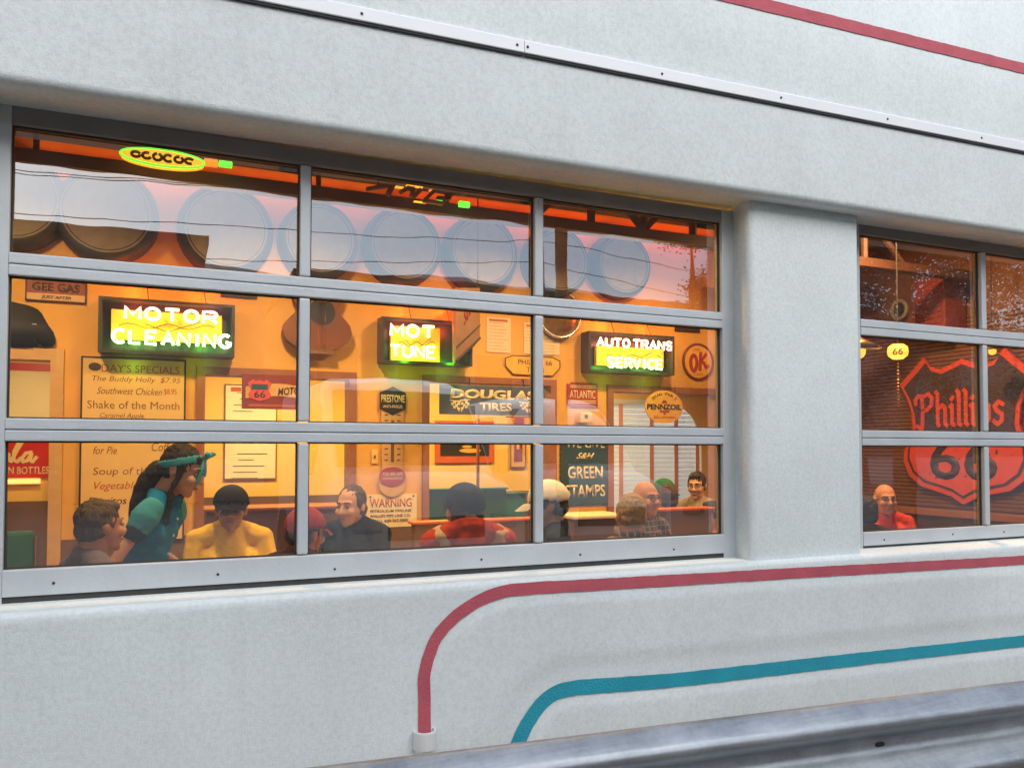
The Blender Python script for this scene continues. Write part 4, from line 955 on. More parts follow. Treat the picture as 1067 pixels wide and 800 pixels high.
# counter edge (pale) right of white cap man
q0 = at(592, 536, 2.4); q1 = at(642, 534, 2.4)
t = thing('serving_counter', 'low brown counter with a pale top behind the white capped man', 'counter', ((q0.x+q1.x)/2, 2.4, 0))
bm = B(); box(bm, q0.x, q1.x, 2.3, 2.6, 0, q0.z-.03); obj('body', bm, 'wains', t); bm = B(); box(bm, q0.x-.03, q1.x+.03, 2.26, 2.63, q0.z-.03, q0.z, .01); obj('top', bm, 'cream', t)
# green booths in back room
for (u0, u1, v, Y, lb) in ((446, 476, 509, 4.55, 'green vinyl booth bench left of the black capped man'), (502, 526, 508, 4.6, 'green vinyl booth bench right of the thin brown pole'), (524, 546, 513, 4.9, 'darker green vinyl booth bench beside the small olive framed picture')):
    q0, q1 = at(u0, v, Y), at(u1, v, Y); booth(lb, q0.x, q1.x, Y, q0.z, 1, 'green_vinyl', 'green_vinyl')
# pass-through counter seen through opening B
q0, q1 = at(215, 529, 4.3), at(360, 527, 4.3)
t = thing('serving_counter', 'long brown counter in the back room seen past the capped man in yellow', 'counter', ((q0.x+q1.x)/2, 4.3, 0))
bm = B(); box(bm, q0.x, q1.x, 4.2, 4.6, 0, q0.z-.03); obj('body', bm, 'wains', t); bm = B(); box(bm, q0.x-.03, q1.x+.03, 4.15, 4.63, q0.z-.03, q0.z, .01); obj('top', bm, 'frame_brown', t)
# green chair in left doorway
q = at(16, 553, 3.6)
t = thing('green_chair', 'green vinyl chair with chrome frame in the left doorway', 'chair', (q.x, 3.6, 0))
bm = B(); box(bm, q.x-.16, q.x+.12, 3.58, 3.63, .52, q.z, .03); obj('backrest', bm, 'green_vinyl', t)
bm = B(); box(bm, q.x-.2, q.x+.2, 3.64, 4.05, .42, .47, .02); obj('seat', bm, 'green_vinyl', t)
for sx in (-1, 1):
    bm = B(); tube(bm, [(q.x-.02+sx*.155, 3.6, q.z-.05), (q.x-.02+sx*.155, 3.6, 0)], .012, 8); obj('leg', bm, 'chrome', t)
    bm = B(); tube(bm, [(q.x+sx*.19, 4.02, .42), (q.x+sx*.19, 4.04, 0)], .012, 8); obj('leg', bm, 'chrome', t)

# ------------------------------------------------------------------ right bay: shield, lamps, siding
bm = B(); prev = None
zz = [.98+.036*i for i in range(48)]
P = []
for z in zz: P += [(7.018, z), (7.004, z+.004), (7.001, z+.030)]
for y in (.2, 3.08):
    row = [bm.verts.new((x, y, z)) for x, z in P]
    if prev:
        for k in range(len(P)-1): bm.faces.new((prev[k], prev[k+1], row[k+1], row[k]))
    prev = row
bmesh.ops.recalc_face_normals(bm, faces=bm.faces[:]); obj('horizontal_siding', bm, 'siding', sidew)
bm = B(); box(bm, 6.93, 7.015, .2, 3.08, .90, .965, .008); obj('dado_rail', bm, 'frame_brown', sidew)
# shield
yc, zc, sw, sh = 1.745, 1.685, 1.30, 1.29
def shp(f, fz=None):
    fz = fz or f
    P = [(0, .485), (.06, .46), (.17, .425), (.26, .46), (.30, .525), (.40, .43), (.5, .345), (.44, .24), (.405, .14), (.395, .02), (.42, -.06), (.47, -.15), (.475, -.23), (.43, -.33), (.33, -.405), (.2, -.435), (.09, -.465), (0, -.515)]
    P = P + [(-a, b) for a, b in P[-2:0:-1]]
    return [(yc-a*sw*f, zc+b*sh*fz) for a, b in P]
t = thing('shield_sign', 'huge weathered orange and black road shield on the brown siding wall', 'sign', (7, yc, zc-sh*.51))
XS = 6.985
bm = B(); prism(bm, shp(1), XS, XS-.03, 'x'); obj('shield', bm, 'shield_red', t)
bm = B(); prism(bm, shp(.925), XS-.028, XS-.033, 'x'); obj('dark_line', bm, 'shield_dark', t)
bm = B(); P = shp(.885); Pt = [p for p in P]
zsplit = zc-.03*sh
up_ = [p for p in P if p[1] > zsplit]; lo_ = [p for p in P if p[1] <= zsplit]
bm = B(); half = .40*sw*.885
prism(bm, [(yc+half, zsplit)] + [p for p in P if p[1] <= zsplit and p[0] > yc][::-1] + [p for p in P if p[1] <= zsplit and p[0] <= yc][::-1] + [(yc-half, zsplit)], XS-.031, XS-.036, 'x'); obj('lower_field', bm, 'shield_red', t)
BL = {'P': [[(.10, 1.0), (.12, .45), (.10, -.10), (.02, -.18)], [(-.10, .70), (-.12, .86), (-.02, 1.0), (.14, .96), (.30, 1.04), (.42, .90), (.40, .66), (.28, .52), (.12, .46)], [(-.08, -.02), (.10, -.10)]],
      'h': [[(-.03, 1.10), (.03, 1.02), (.03, .02), (.08, -.03)], [(.03, .50), (.18, .64), (.26, .54), (.26, .02), (.32, -.04)]], 'i': [[(-.04, .56), (.03, .64), (.03, .02), (.09, -.03)], [(0, .80), (.06, .88)]],
      'l': [[(-.03, 1.10), (.03, 1.02), (.03, .02), (.09, -.03)]], 'p': [[(-.04, .56), (.03, .64), (.03, -.26), (-.02, -.31)], [(.03, .52), (.18, .64), (.27, .54), (.27, .12), (.15, 0), (.03, .06)]],
      's': [[(.24, .56), (.12, .65), (.01, .52), (.06, .38), (.20, .28), (.20, .08), (.09, -.03), (-.03, .07)]]}
bm = B(); xx = 0; hgt_ = .215*sh
for ch, ad in zip('Phillips', (.56, .44, .20, .20, .20, .20, .42, .3)):
    for st in BL[ch]: ribbon(bm, [(yc+.335*sw-(xx+a_)*.66*sw/2.52*.98, zc+.035*sh+b_*hgt_) for a_, b_ in st], .036, XS-.033, .004, 'x')
    xx += ad
obj('lettering', bm, 'shield_red', t)
obj('numerals', text_bm('66', yc, zc-.20*sh, sw*.50, sh*.30, XS-.036, .012, 0, .003, 'x'), 'shield_dark', t)
bm = B()
for k in range(26):
    a = random.uniform(-.36, .36); b = random.uniform(-.36, -.06); rr = random.uniform(.004, .013)
    prism(bm, [(yc-a*sw+rr*random.uniform(.6, 1.3)*math.cos(q*1.05), zc+b*sh+rr*random.uniform(.6, 1.3)*math.sin(q*1.05)) for q in range(6)], XS-.035, XS-.0375, 'x')
obj('rust_chips', bm, 'shield_dark', t)
# globe sign 66
YG = 1.35; c = at(935.5, 366.5, YG); gw = (at(943, 367, YG).x-at(928, 367, YG).x)/2
M['globe'] = mat('lit_globe', (.9, .6, .1), .4, 0, 0, emit=(1, .52, .06), es=1.5)
t = thing('globe_lamp', 'small lit yellow hanging lamp with dark numerals and a pull chain', 'lamp', (c.x, YG, c.z))
bm = B(); lathe(bm, [(0, -.058), (gw*.5, -.056), (gw*.9, -.032), (gw, 0), (gw*.9, .038), (gw*.55, .058), (0, .06)], c, 'z', 24); obj('globe', bm, 'globe', t, True)
d = (CAM-c); d.z = 0; d.normalize(); ex = V((-d.y, d.x, 0))
tm = text_bm('66', 0, 0, gw*.95, .054, 0, .02)
for v in tm.verts: v.co = c + d*(gw*1.0-v.co.x**2*1.5/gw*.35+(-v.co.y)) + ex*v.co.x + V((0, 0, v.co.z-.005))
obj('numerals', tm, 'wains', t)
bm = B()
for k in range(14): bmesh.ops.create_uvsphere(bm, u_segments=6, v_segments=4, radius=.008, matrix=Matrix.Translation((c.x, YG, c.z-.09-k*.026)))
obj('pull_chain', bm, 'brass', t)
bm = B(); tube(bm, [(c.x, YG, c.z+.07), (c.x, YG, 3.55)], .006, 6); obj('cord', bm, 'wire', t)
l = bpy.data.lights.new('bulb', 'POINT'); l.energy = 5; l.color = (1, .5, .12); l.shadow_soft_size = .1
o = bpy.data.objects.new('bulb', l); COL.objects.link(o); o.parent = t; o.location = (0, 0, -.2)
for u, v, s, lb in ((893, 366, .10, 'bright orange pendant lamp at the left edge of the right door'), (1034, 366, .05, 'small bright pendant lamp in front of the shield top')):
    c = at(u, v, 1.2)
    t = thing('pendant_lamp', lb, 'lamp', (c.x, 1.2, c.z), 'pendant lamps of the right bay')
    bm = B(); bmesh.ops.create_uvsphere(bm, u_segments=16, v_segments=10, radius=s*.6, matrix=Matrix.Translation(c)); obj('bulb', bm, 'globe', t, True)
    bm = B(); lathe(bm, [(s*1.7, .0), (s*.6, .06), (s*.2, .09), (s*.15, .09), (s*.55, .05), (s*1.6, -.005)], c+V((0, 0, .02)), 'z', 20); obj('shade', bm, 'brass', t, True)
    bm = B(); tube(bm, [c+V((0, 0, .09)), (c.x, 1.2, 3.55)], .005, 6); obj('cord', bm, 'wire', t)
# red cabinet high on the wall, ring, duct
a, b = atx(967, 296, 6.9), atx(1000, 342, 6.9)
t = thing('wall_cabinet', 'dark red louvred cabinet mounted high above the road shield', 'cabinet', (6.9, (a.y+b.y)/2, b.z))
bm = B(); box(bm, 6.72, 6.995, b.y, a.y, b.z, a.z, .01); obj('body', bm, 'cabinet_red', t)
bm = B()
for k in range(7): box(bm, 6.712, 6.722, b.y+.03, a.y-.03, b.z+.05+k*.05, b.z+.075+k*.05)
obj('louvre', bm, 'sign_maroon', t)
c = atx(938, 323, 6.98)
t = thing('wall_ring', 'small grey ring shaped fan grille left of the dark red cabinet', 'grille', (6.98, c.y, c.z))
bm = B(); tube(bm, [(6.965, c.y+.085*math.cos(q*math.pi/14), c.z+.085*math.sin(q*math.pi/14)) for q in range(28)], .018, 8, True); obj('ring', bm, 'grey_plastic', t, True)
bm = B(); lathe(bm, [(.035, 0), (.03, .02), (0, .022)], (6.98, c.y, c.z), 'x', 16); obj('hub', bm, 'black', t)
a, b = at(985, 255, 1.2), at(1012, 262, 1.2)
t = thing('ceiling_vent', 'dark square air vent in the orange ceiling of the right bay', 'vent', (5.6, 1.75, 3.55))
bm = B(); box(bm, 5.3, 5.9, 1.5, 2.0, 3.52, 3.548, .005); obj('frame', bm, 'frame_brown', t)
bm = B()
for k in range(7): box(bm, 5.34, 5.86, 1.54+k*.065, 1.575+k*.065, 3.512, 3.519)
obj('louvre', bm, 'beam', t)
q0 = atx(893, 320, 6.6)
bm = B(); tube(bm, [(5.2, 2.75, 3.0), (6.95, 2.75, 3.0)], .13, 20); tag(obj('air_duct', bm, 'frame_brown', None, True), 'round brown air duct under the ceiling of the right bay', 'duct')

# ------------------------------------------------------------------ people
def blob(bm, c, r, sub=2, rot=None):
    """ellipsoid, r scalar or 3-vector"""
    r = V((r, r, r)) if isinstance(r, (int, float)) else V(r)
    m = Matrix.Translation(c) @ (rot.to_4x4() if rot else Matrix.Identity(4)) @ Matrix.Diagonal((r.x, r.y, r.z, 1))
    bmesh.ops.create_icosphere(bm, subdivisions=sub, radius=1, matrix=m)
def limb(bm, a, b, ra, rb, sub=2):
    a, b = V(a), V(b); L = (b-a).length; n = max(2, int(L/(min(ra, rb)*.45))+1)
    for i in range(n+1):
        t = i/n; blob(bm, a.lerp(b, t), ra+(rb-ra)*t, 1 if n > 6 else sub)
TMP = bpy.data.scenes.new('workbench')
def fuse(bm, name, m, parent, vox, smooth=4, disp=0, folds=0):
    me = bpy.data.meshes.new(name); bm.to_mesh(me); bm.free(); o = bpy.data.objects.new(name, me); TMP.collection.objects.link(o)
    md = o.modifiers.new('r', 'REMESH'); md.mode = 'VOXEL'; md.voxel_size = vox
    ms = o.modifiers.new('s', 'SMOOTH'); ms.iterations = smooth; ms.factor = .5
    vl = TMP.view_layers[0]; vl.update(); dg = vl.depsgraph; me2 = bpy.data.meshes.new_from_object(o.evaluated_get(dg))
    bpy.data.objects.remove(o); bpy.data.meshes.remove(me)
    nrm_ = [v.normal.copy() for v in me2.vertices] if (disp or folds) else []
    if disp:
        for v, n_ in zip(me2.vertices, nrm_):
            p = v.co.copy(); v.co = p + n_*disp*(mnoise.noise(V((p.x*95, p.y*95, p.z*28)))*1.5+mnoise.noise(p*34)*1.2+.35)
    if folds:
        for v, n_ in zip(me2.vertices, nrm_):
            p = v.co.copy(); q = V((p.x*9+p.z*5, p.y*9, p.z*15-abs(p.x)*8)); a_ = mnoise.noise(q); b_ = mnoise.noise(q*2.3+V((3, 1, 7)))
            v.co = p + n_*folds*((1-2*abs(a_))*1.0+.5*(1-2*abs(b_))-.5)
    return obj(name, me2, m, parent, True, local=True)
def skinmat(name, c): return mat(name, c, .5, 0, .10, 14, spec=.35)
SK = {'fair': skinmat('fair_skin', (.60, .33, .21)), 'ruddy': skinmat('ruddy_skin', (.56, .26, .15)), 'tan': skinmat('tan_skin', (.40, .20, .115)), 'brown': skinmat('brown_skin', (.27, .125, .07))}
M['eye_white'] = mat('eye_white', (.30, .25, .21), .3, 0, 0); M['iris'] = mat('dark_iris', (.03, .02, .015), .2, 0, 0); M['lips'] = mat('lips', (.36, .12, .09), .5, 0, 0)
M['trousers'] = mat('dark_trousers', (.05, .055, .07), .9, 0, .2, 20); M['shoe'] = mat('black_shoe', (.02, .02, .02), .5, 0, .2, 8)
def plaid():
    m = mat('plaid_cloth', (.05, .045, .05), .9); nt = m.node_tree; b = nt.nodes['Principled BSDF']
    tc = nt.nodes.new('ShaderNodeTexCoord'); mx = nt.nodes.new('ShaderNodeMix'); mx.data_type = 'RGBA'
    w1 = nt.nodes.new('ShaderNodeTexWave'); w1.bands_direction = 'Z'; w1.inputs['Scale'].default_value = 9; w2 = nt.nodes.new('ShaderNodeTexWave'); w2.bands_direction = 'X'; w2.inputs['Scale'].default_value = 9
    for q in (w1, w2): nt.links.new(tc.outputs['Object'], q.inputs['Vector'])
    a = nt.nodes.new('ShaderNodeMath'); a.operation = 'MAXIMUM'; nt.links.new(w1.outputs['Fac'], a.inputs[0]); nt.links.new(w2.outputs['Fac'], a.inputs[1])
    p = nt.nodes.new('ShaderNodeMath'); p.operation = 'POWER'; nt.links.new(a.outputs[0], p.inputs[0]); p.inputs[1].default_value = 8
    mx.inputs['A'].default_value = (.025, .022, .028, 1); mx.inputs['B'].default_value = (.30, .22, .15, 1); nt.links.new(p.outputs[0], mx.inputs['Factor']); nt.links.new(mx.outputs['Result'], b.inputs['Base Color']); return m
def cloth(name, c): return mat(name, c, .92, 0, .2, 9, .5, 22, spec=.15)
def hairm(name, c): return mat(name, c, .6, 0, .45, 75, .6, 190, spec=.3)
def person(label, u, v, Y, face, skin, shirt, hair=None, hs='short', cap=None, capdir=0, hyaw=0, hpitch=0, stand=False, glasses=False, trim=None, sleeve=None, collar=True, lean=0, hscale=1.0, seat=True, who=None, logo=None, panel_m=None, hunch=0, arms='table', frown=False):
    top = at(u, v, Y)
    capx = .012 if cap else (.008 if hair and hs != 'bald' else 0)
    t = thing('person', label, 'person', (top.x, Y, 0), 'people in the diner', R(face))
    zt = top.z-capx
    skm = SK[skin]
    z0 = .45; s = (zt-z0)/.88 if not stand else .98
    if stand: z0 = zt-.88*s
    yl = lean
    hip = V((0, .02+yl*.9, z0+.09)); chest = V((0, .03+yl*.35, z0+.40*s)); nb = V((0, .035, z0+.632*s)); sw_ = .140 if hs == 'pony' else .170; tf = .80 if hs == 'pony' else .97; nb.y += lean*.22; nb.z += hunch; nb.y += hunch*.5; chest.y += lean*.2
    # head centre so that top of skull is zt at local (0,0)
    hc = V((0, -.005, zt-.118*hscale))
    hr = Matrix.Rotation(R(hyaw), 3, 'Z') @ Matrix.Rotation(R(hpitch), 3, 'X')
    def h(p): return hc + hr @ (V(p)*hscale)
    bm = B()
    # head
    blob(bm, h((0, .012, .025)), V((.074, .092, .093))*hscale, 3, hr); blob(bm, h((0, -.02, -.02)), V((.064, .070, .075))*hscale, 3, hr)
    blob(bm, h((0, -.035, -.068)), V((.050, .050, .042))*hscale, 2, hr); blob(bm, h((0, -.068, -.094)), .022*hscale)
    limb(bm, h((0, -.088, .012)), h((0, -.112, -.024)), .009*hscale, .014*hscale)
    for sx in (-1, 1):
        blob(bm, h((sx*.011, -.098, -.028)), .010*hscale); blob(bm, h((sx*.036, -.068, -.025)), .027*hscale)
        limb(bm, h((sx*.012, -.083, .030)), h((sx*.046, -.070, .028)), .010*hscale, .009*hscale)
        blob(bm, h((sx*.076, .012, -.005)), V((.009, .020, .031))*hscale, 2, hr)
    limb(bm, h((-.018, -.086, -.058)), h((.018, -.086, -.058)), .009*hscale, .009*hscale)
    limb(bm, h((0, .022, -.06)), nb, .056, .060)
    # trunk + limbs
    limb(bm, nb, chest, .055, .085); limb(bm, chest, hip, .10*tf, .11*tf)
    sh_ = {}; 
    for sx in (-1, 1):
        shd = V((sx*sw_, nb.y+.005, z0+.556*s+hunch)); sh_[sx] = shd
        limb(bm, nb+V((sx*.03, 0, -.04)), shd, .044, .046)
        if arms == 'hip' : el = V((sx*.27, .14+yl*.3, z0+.30*s)); wr_ = V((sx*.19, -.06, z0+.14*s))
        elif arms == 'pad': el = V((sx*.23, .06, z0+.30*s)); wr_ = V((sx*.07, -.22, z0+.36*s))
        else: el = V((sx*.235, -.06, z0+.285*s)); wr_ = V((sx*.15, -.30, .80 if not stand else z0+.3))
        limb(bm, shd, el, .046*(tf+.03)/1, .038*tf); limb(bm, el, wr_, .038*tf, .025)
        hd = (wr_-el).normalized(); side = hd.cross(V((0, 0, 1))).normalized()
        limb(bm, wr_, wr_+hd*.07, .026, .030)
        pc = wr_+hd*.08
        for fi in range(4):
            o_ = side*(fi-1.5)*.021; ln = (.062, .072, .068, .052)[fi]
            limb(bm, pc+o_, pc+o_+hd*ln*.6+V((0, 0, .004)), .0088, .008); limb(bm, pc+o_+hd*ln*.6+V((0, 0, .004)), pc+o_+hd*ln+V((0, 0, -.012)), .008, .007)
        limb(bm, wr_+hd*.03-side*sx*.026, wr_+hd*.085-side*sx*.052, .010, .0085)
        sh_[sx, 'el'] = el; sh_[sx, 'wr'] = wr_
    fuse(bm, 'body', skm, t, .0075, 4)
    # eyes, mouth, brows
    for sx in (-1, 1):
        bm = B(); blob(bm, h((sx*.031, -.0775, .008)), V((.0125, .010, .0075))*hscale, 2, hr); e = obj('eye', bm, 'eye_white', t, True, local=True)
        bm = B(); blob(bm, h((sx*.031, -.0855, .008)), .0055*hscale, 2); obj('iris', bm, 'iris', e, True, local=True)
        if hair or hs == 'bald':
            bm = B(); limb(bm, h((sx*.014, -.0925, .033)), h((sx*.046, -.0770, .034)), .0042*hscale, .003*hscale, 1); obj('eyebrow', bm, hair or M['wains'], t, True, local=True)
    bm = B(); blob(bm, h((0, -.0945, -.060)), V((.022, .006, .0055))*hscale, 2, hr); obj('mouth', bm, 'lips', t, True, local=True)
    # shirt
    bm = B()
    blob(bm, nb+V((0, .004, -.052)), V((.082, .078, .062))); limb(bm, nb+V((0, 0, -.085)), chest, .098*tf, .138*tf); limb(bm, chest, hip+V((0, 0, .02)), .138*tf, .135*tf)
    for sx in (-1, 1):
        blob(bm, chest+V((sx*.075*tf, 0, .03)), V((.112, .118, .125))*tf); blob(bm, hip+V((sx*.05*tf, 0, .04)), V((.11, .115, .10))*tf); blob(bm, chest.lerp(hip, .5)+V((sx*.055*tf, -.005, 0)), V((.100, .112, .12))*tf)
        limb(bm, nb+V((sx*.045, .004, -.022)), sh_[sx]+V((0, 0, -.004)), .054, .060*tf+.004)
        e = sh_[sx].lerp(sh_[sx, 'el'], (.28 if hs == 'pony' else .66) if not sleeve else 1.0)
        limb(bm, sh_[sx], e, .060*tf+.004, .056*tf)
        if sleeve: limb(bm, e, e.lerp(sh_[sx, 'wr'], .85), .053, .041)
    if hs == 'pony':
        for sx in (-1, 1): blob(bm, chest+V((sx*.052, -.068, .045)), V((.060, .050, .068)))
    if collar:
        for k in range(22):
            a = 2*math.pi*k/22; blob(bm, nb+V((.060*math.cos(a), -.004+.060*math.sin(a), .004+.024*math.sin(a))), .015, 1); blob(bm, nb+V((.060*math.cos(a), .0+.062*math.sin(a), -.020+.018*math.sin(a))), .023, 1)
        for sx in (-1, 1): limb(bm, nb+V((sx*.012, -.072, -.045)), nb+V((sx*.062, -.030, .004)), .014, .014)
    st = fuse(bm, 'shirt', shirt, t, .009, 7, 0, .0030 if hs == 'pony' else .0036)
    if panel_m:
        for sx in (-1, 1):
            bm = B(); limb(bm, sh_[sx]+V((-sx*.030, 0, .006)), sh_[sx].lerp(sh_[sx, 'el'], .70), .074, .072); fuse(bm, 'cream_sleeve', panel_m, t, .010, 2, 0, .005)
    if trim:
        for sx in (-1, 1):
            e = sh_[sx].lerp(sh_[sx, 'el'], .5); ax = (sh_[sx, 'el']-sh_[sx]).normalized(); p1 = ax.orthogonal().normalized(); p2 = ax.cross(p1)
            bm = B(); tube(bm, [e+(p1*math.cos(k*.42)+p2*math.sin(k*.42))*.066 for k in range(15)], .007, 6, True); obj('sleeve_trim', bm, trim, st, True, local=True)
    # trousers and shoes
    bm = B(); limb(bm, hip, hip+V((0, 0, -.02)), .14, .14)
    for sx in (-1, 1):
        hp = hip+V((sx*.085, 0, -.02))
        if stand: kn = V((sx*.10, hip.y-.03, .50)); an = V((sx*.10, hip.y, .10))
        else: kn = V((sx*.12, -.42, .50)); an = V((sx*.12, -.36, .10))
        limb(bm, hp, kn, .088, .066); limb(bm, kn, an, .064, .047)
        b2 = B(); blob(b2, an+V((0, -.055, -.055)), V((.045, .125, .045)), 3); obj('shoe', b2, 'shoe', t, True, local=True)
    fuse(bm, 'trousers', 'trousers', t, .014, 3)
    # hair
    if hair:
        bm = B(); k = hscale
        if hs in ('short', 'back', 'pony'):
            blob(bm, h((0, .019, .034)), V((.078, .091, .091))*k, 3, hr); blob(bm, h((0, .045, -.015)), V((.072, .062, .052))*k, 3, hr)
            if hs != 'bald':
                for sx in (-1, 1): blob(bm, h((sx*.068, .004, .02)), V((.012, .024, .034))*k, 2, hr)
            if hs == 'short': blob(bm, h((0, -.036, .086)), V((.056, .040, .028))*k, 2, hr)
        if hs == 'receding':
            blob(bm, h((0, .0235, .034)), V((.078, .0885, .0908))*k, 3, hr); blob(bm, h((0, .045, -.02)), V((.074, .064, .055))*k, 3, hr)
            for sx in (-1, 1): blob(bm, h((sx*.066, .0, .025)), V((.015, .028, .038))*k, 2, hr)
        if hs == 'bald':
            blob(bm, h((0, .045, -.015)), V((.078, .065, .050))*k, 3, hr)
            for sx in (-1, 1): blob(bm, h((sx*.068, .012, .005)), V((.014, .028, .030))*k, 2, hr)
        if hs == 'pony':
            blob(bm, h((0, -.040, .066)), V((.052, .036, .034))*k, 2, hr)
            b0 = h((0, .070, -.012)); pts = [b0] + [b0+V(q) for q in ((0, .045, -.02), (.004, .090, -.07), (.008, .125, -.15), (.012, .145, -.23), (.008, .15, -.31), (.0, .148, -.38))]
            for a, b, ra, rb in zip(pts, pts[1:], (.040, .052, .056, .052, .044, .032), (.052, .056, .052, .044, .032, .012)): limb(bm, a, b, ra, rb)
            for sx in (-1, 1):
                limb(bm, h((sx*.066, -.02, .03)), h((sx*.07, -.015, -.10)), .016, .012); limb(bm, h((sx*.07, -.015, -.10)), h((sx*.055, -.04, -.24)), .016, .020)
        fuse(bm, 'hair', hair, t, .005, 2, .0042)
    if cap:
        cr = Matrix.Rotation(R(capdir), 3, 'Z')
        def hcp(p): return hc + hr @ (cr @ (V(p)*hscale))
        bm = B(); blob(bm, h((0, .008, .040)), V((.088, .104, .092))*hscale, 4, hr)
        zc_ = hr.inverted()
        dele = [v_ for v_ in bm.verts if (zc_ @ (v_.co-hc)).z < (.028 if cap != 'x' else 0)*hscale+.10*0 - .25*max(0, (zc_ @ (v_.co-hc)).y)]
        bmesh.ops.delete(bm, geom=dele, context='VERTS')
        bmesh.ops.solidify(bm, geom=bm.faces[:], thickness=-.006)
        cpo = obj('cap', bm, cap, t, True, local=True)
        bm = B(); n = 14; rows = []
        for j, (ro, dz) in enumerate(((.088, .034), (.127, .029), (.176, .004))):
            row = []
            for k in range(n+1):
                a = R(-158+136*k/n) if j else R(-165+150*k/n); ww_ = (.090, .082, .075)[j]
                x = ww_*math.cos(a)*(1.0); y = -.0+ (-ro if True else 0)*abs(math.sin(a))**(.55 if j else 1)
                row.append(bm.verts.new(hcp((x, y*(1 if j else 1.02), dz-1.6*x*x))))
            rows.append(row)
        for a_, b_ in zip(rows, rows[1:]):
            for k in range(n): bm.faces.new((a_[k], a_[k+1], b_[k+1], b_[k]))
        bmesh.ops.solidify(bm, geom=bm.faces[:], thickness=.005)
        obj('visor', bm, cap, cpo, True, local=True)
        bm = B(); blob(bm, h((0, .008, .134)), V((.009, .009, .005))); obj('button', bm, cap, cpo, True, local=True)
        if logo:
            kind, lm = logo
            tm = text_bm(kind, 0, 0, .085 if len(kind) > 2 else .05, .030, 0, .03, .25)
            side_ = 0 if len(kind) > 2 else 1
            for v_ in tm.verts:
                a = v_.co.x/.095
                if side_: q = cr @ V((-.0895, .012-v_.co.x*1.0, .075+v_.co.z)) if False else V((.0, 0, 0))
                x_, y_ = .090*math.sin(a), -.104*math.cos(a)
                zz_ = .072+v_.co.z; f_ = math.sqrt(max(.05, 1-((zz_-.040)/.092)**2))*1.03
                p_ = cr @ V((x_*f_, y_*f_+.008, zz_))
                v_.co = h(p_)
            obj('lettering', tm, lm, cpo, local=True)
    if glasses:
        bm = B()
        for sx in (-1, 1):
            tube(bm, [h((sx*.032+.021*math.cos(a), -.098+abs(.021*math.cos(a)+sx*0)*.1, .006+.016*math.sin(a))) for a in [k*math.pi/8 for k in range(16)]], .0022, 6, True)
            tube(bm, [h((sx*.054, -.094, .01)), h((sx*.078, -.02, .008)), h((sx*.078, .01, .0))], .002, 6)
        tube(bm, [h((-.011, -.1, .008)), h((.011, -.1, .008))], .002, 6); obj('glasses', bm, 'black', t, True, local=True)
    t['_h'] = 0; del t['_h']
    if not stand and seat: chair(top.x, Y, R(face), who)
    return t, h, sh_, nb, z0, s
# face: 0 = towards the window (-y), 90 = towards +x, 180 = away, -90 = towards -x
H_ = {k: hairm(k+'_hair', c) for k, c in (('grey', (.11, .085, .065)), ('dark', (.028, .018, .013)), ('brown', (.07, .038, .022)), ('fair', (.42, .30, .17)), ('white', (.40, .34, .28)))}
person('grey haired man in a lavender shirt seated in profile left of the waitress', 104, 519, .80, 115, 'ruddy', cloth('lavender_cloth', (.17, .15, .22)), H_['grey'], 'short', hyaw=8, who='grey haired man in lavender')
wt, h, shd, nb, z0, s = person('waitress in a teal dress with a teal headscarf and a long dark ponytail', 189, 462, 1.12, 66, 'fair', cloth('teal_cloth', (.015, .20, .46)), H_['dark'], 'pony', hpitch=22, stand=True, arms='hip', lean=.22, hyaw=4, hscale=1.04, collar=True)
# headscarf with bow
tc_ = cloth('teal_scarf', (.06, .36, .48))
bm = B()
pts = [h((.090*math.cos(a), .010+.104*math.sin(a), .052+.040*max(0, -math.sin(a)) - .03*max(0, math.sin(a)))) for a in [k*2*math.pi/28 for k in range(28)]]
bm.free(); bm = B(); k_ = 1.04
c0 = h((0, .020, .032)); n0 = (h((0, .62, 1))-h((0, 0, 0))).normalized()
blob(bm, c0, V((.0835, .0965, .0965))*k_, 5, (Matrix.Rotation(R(66-66+4), 3, 'Z') @ Matrix.Rotation(R(22), 3, 'X')))
bmesh.ops.delete(bm, geom=[v_ for v_ in bm.verts if not (-.020 < (v_.co-c0).dot(n0) < .020)], context='VERTS')
bmesh.ops.solidify(bm, geom=bm.faces[:], thickness=-.005); sc = obj('headscarf', bm, tc_, wt, True, local=True)
bm = B()
for k, (dx, dz, ln) in enumerate(((.05, .03, .05), (-.05, .03, .05), (.035, -.06, .05), (-.03, -.09, .06))):
    a = h((0, -.080, .088)); b = h((dx*.75, -.092, .088+dz)); c_ = h((dx*1.2, -.100, .088+dz*1.3-.008))
    limb(bm, a, b, .009, .016); limb(bm, b, c_, .016, .006)
fuse(bm, 'bow', tc_, sc, .006, 2)
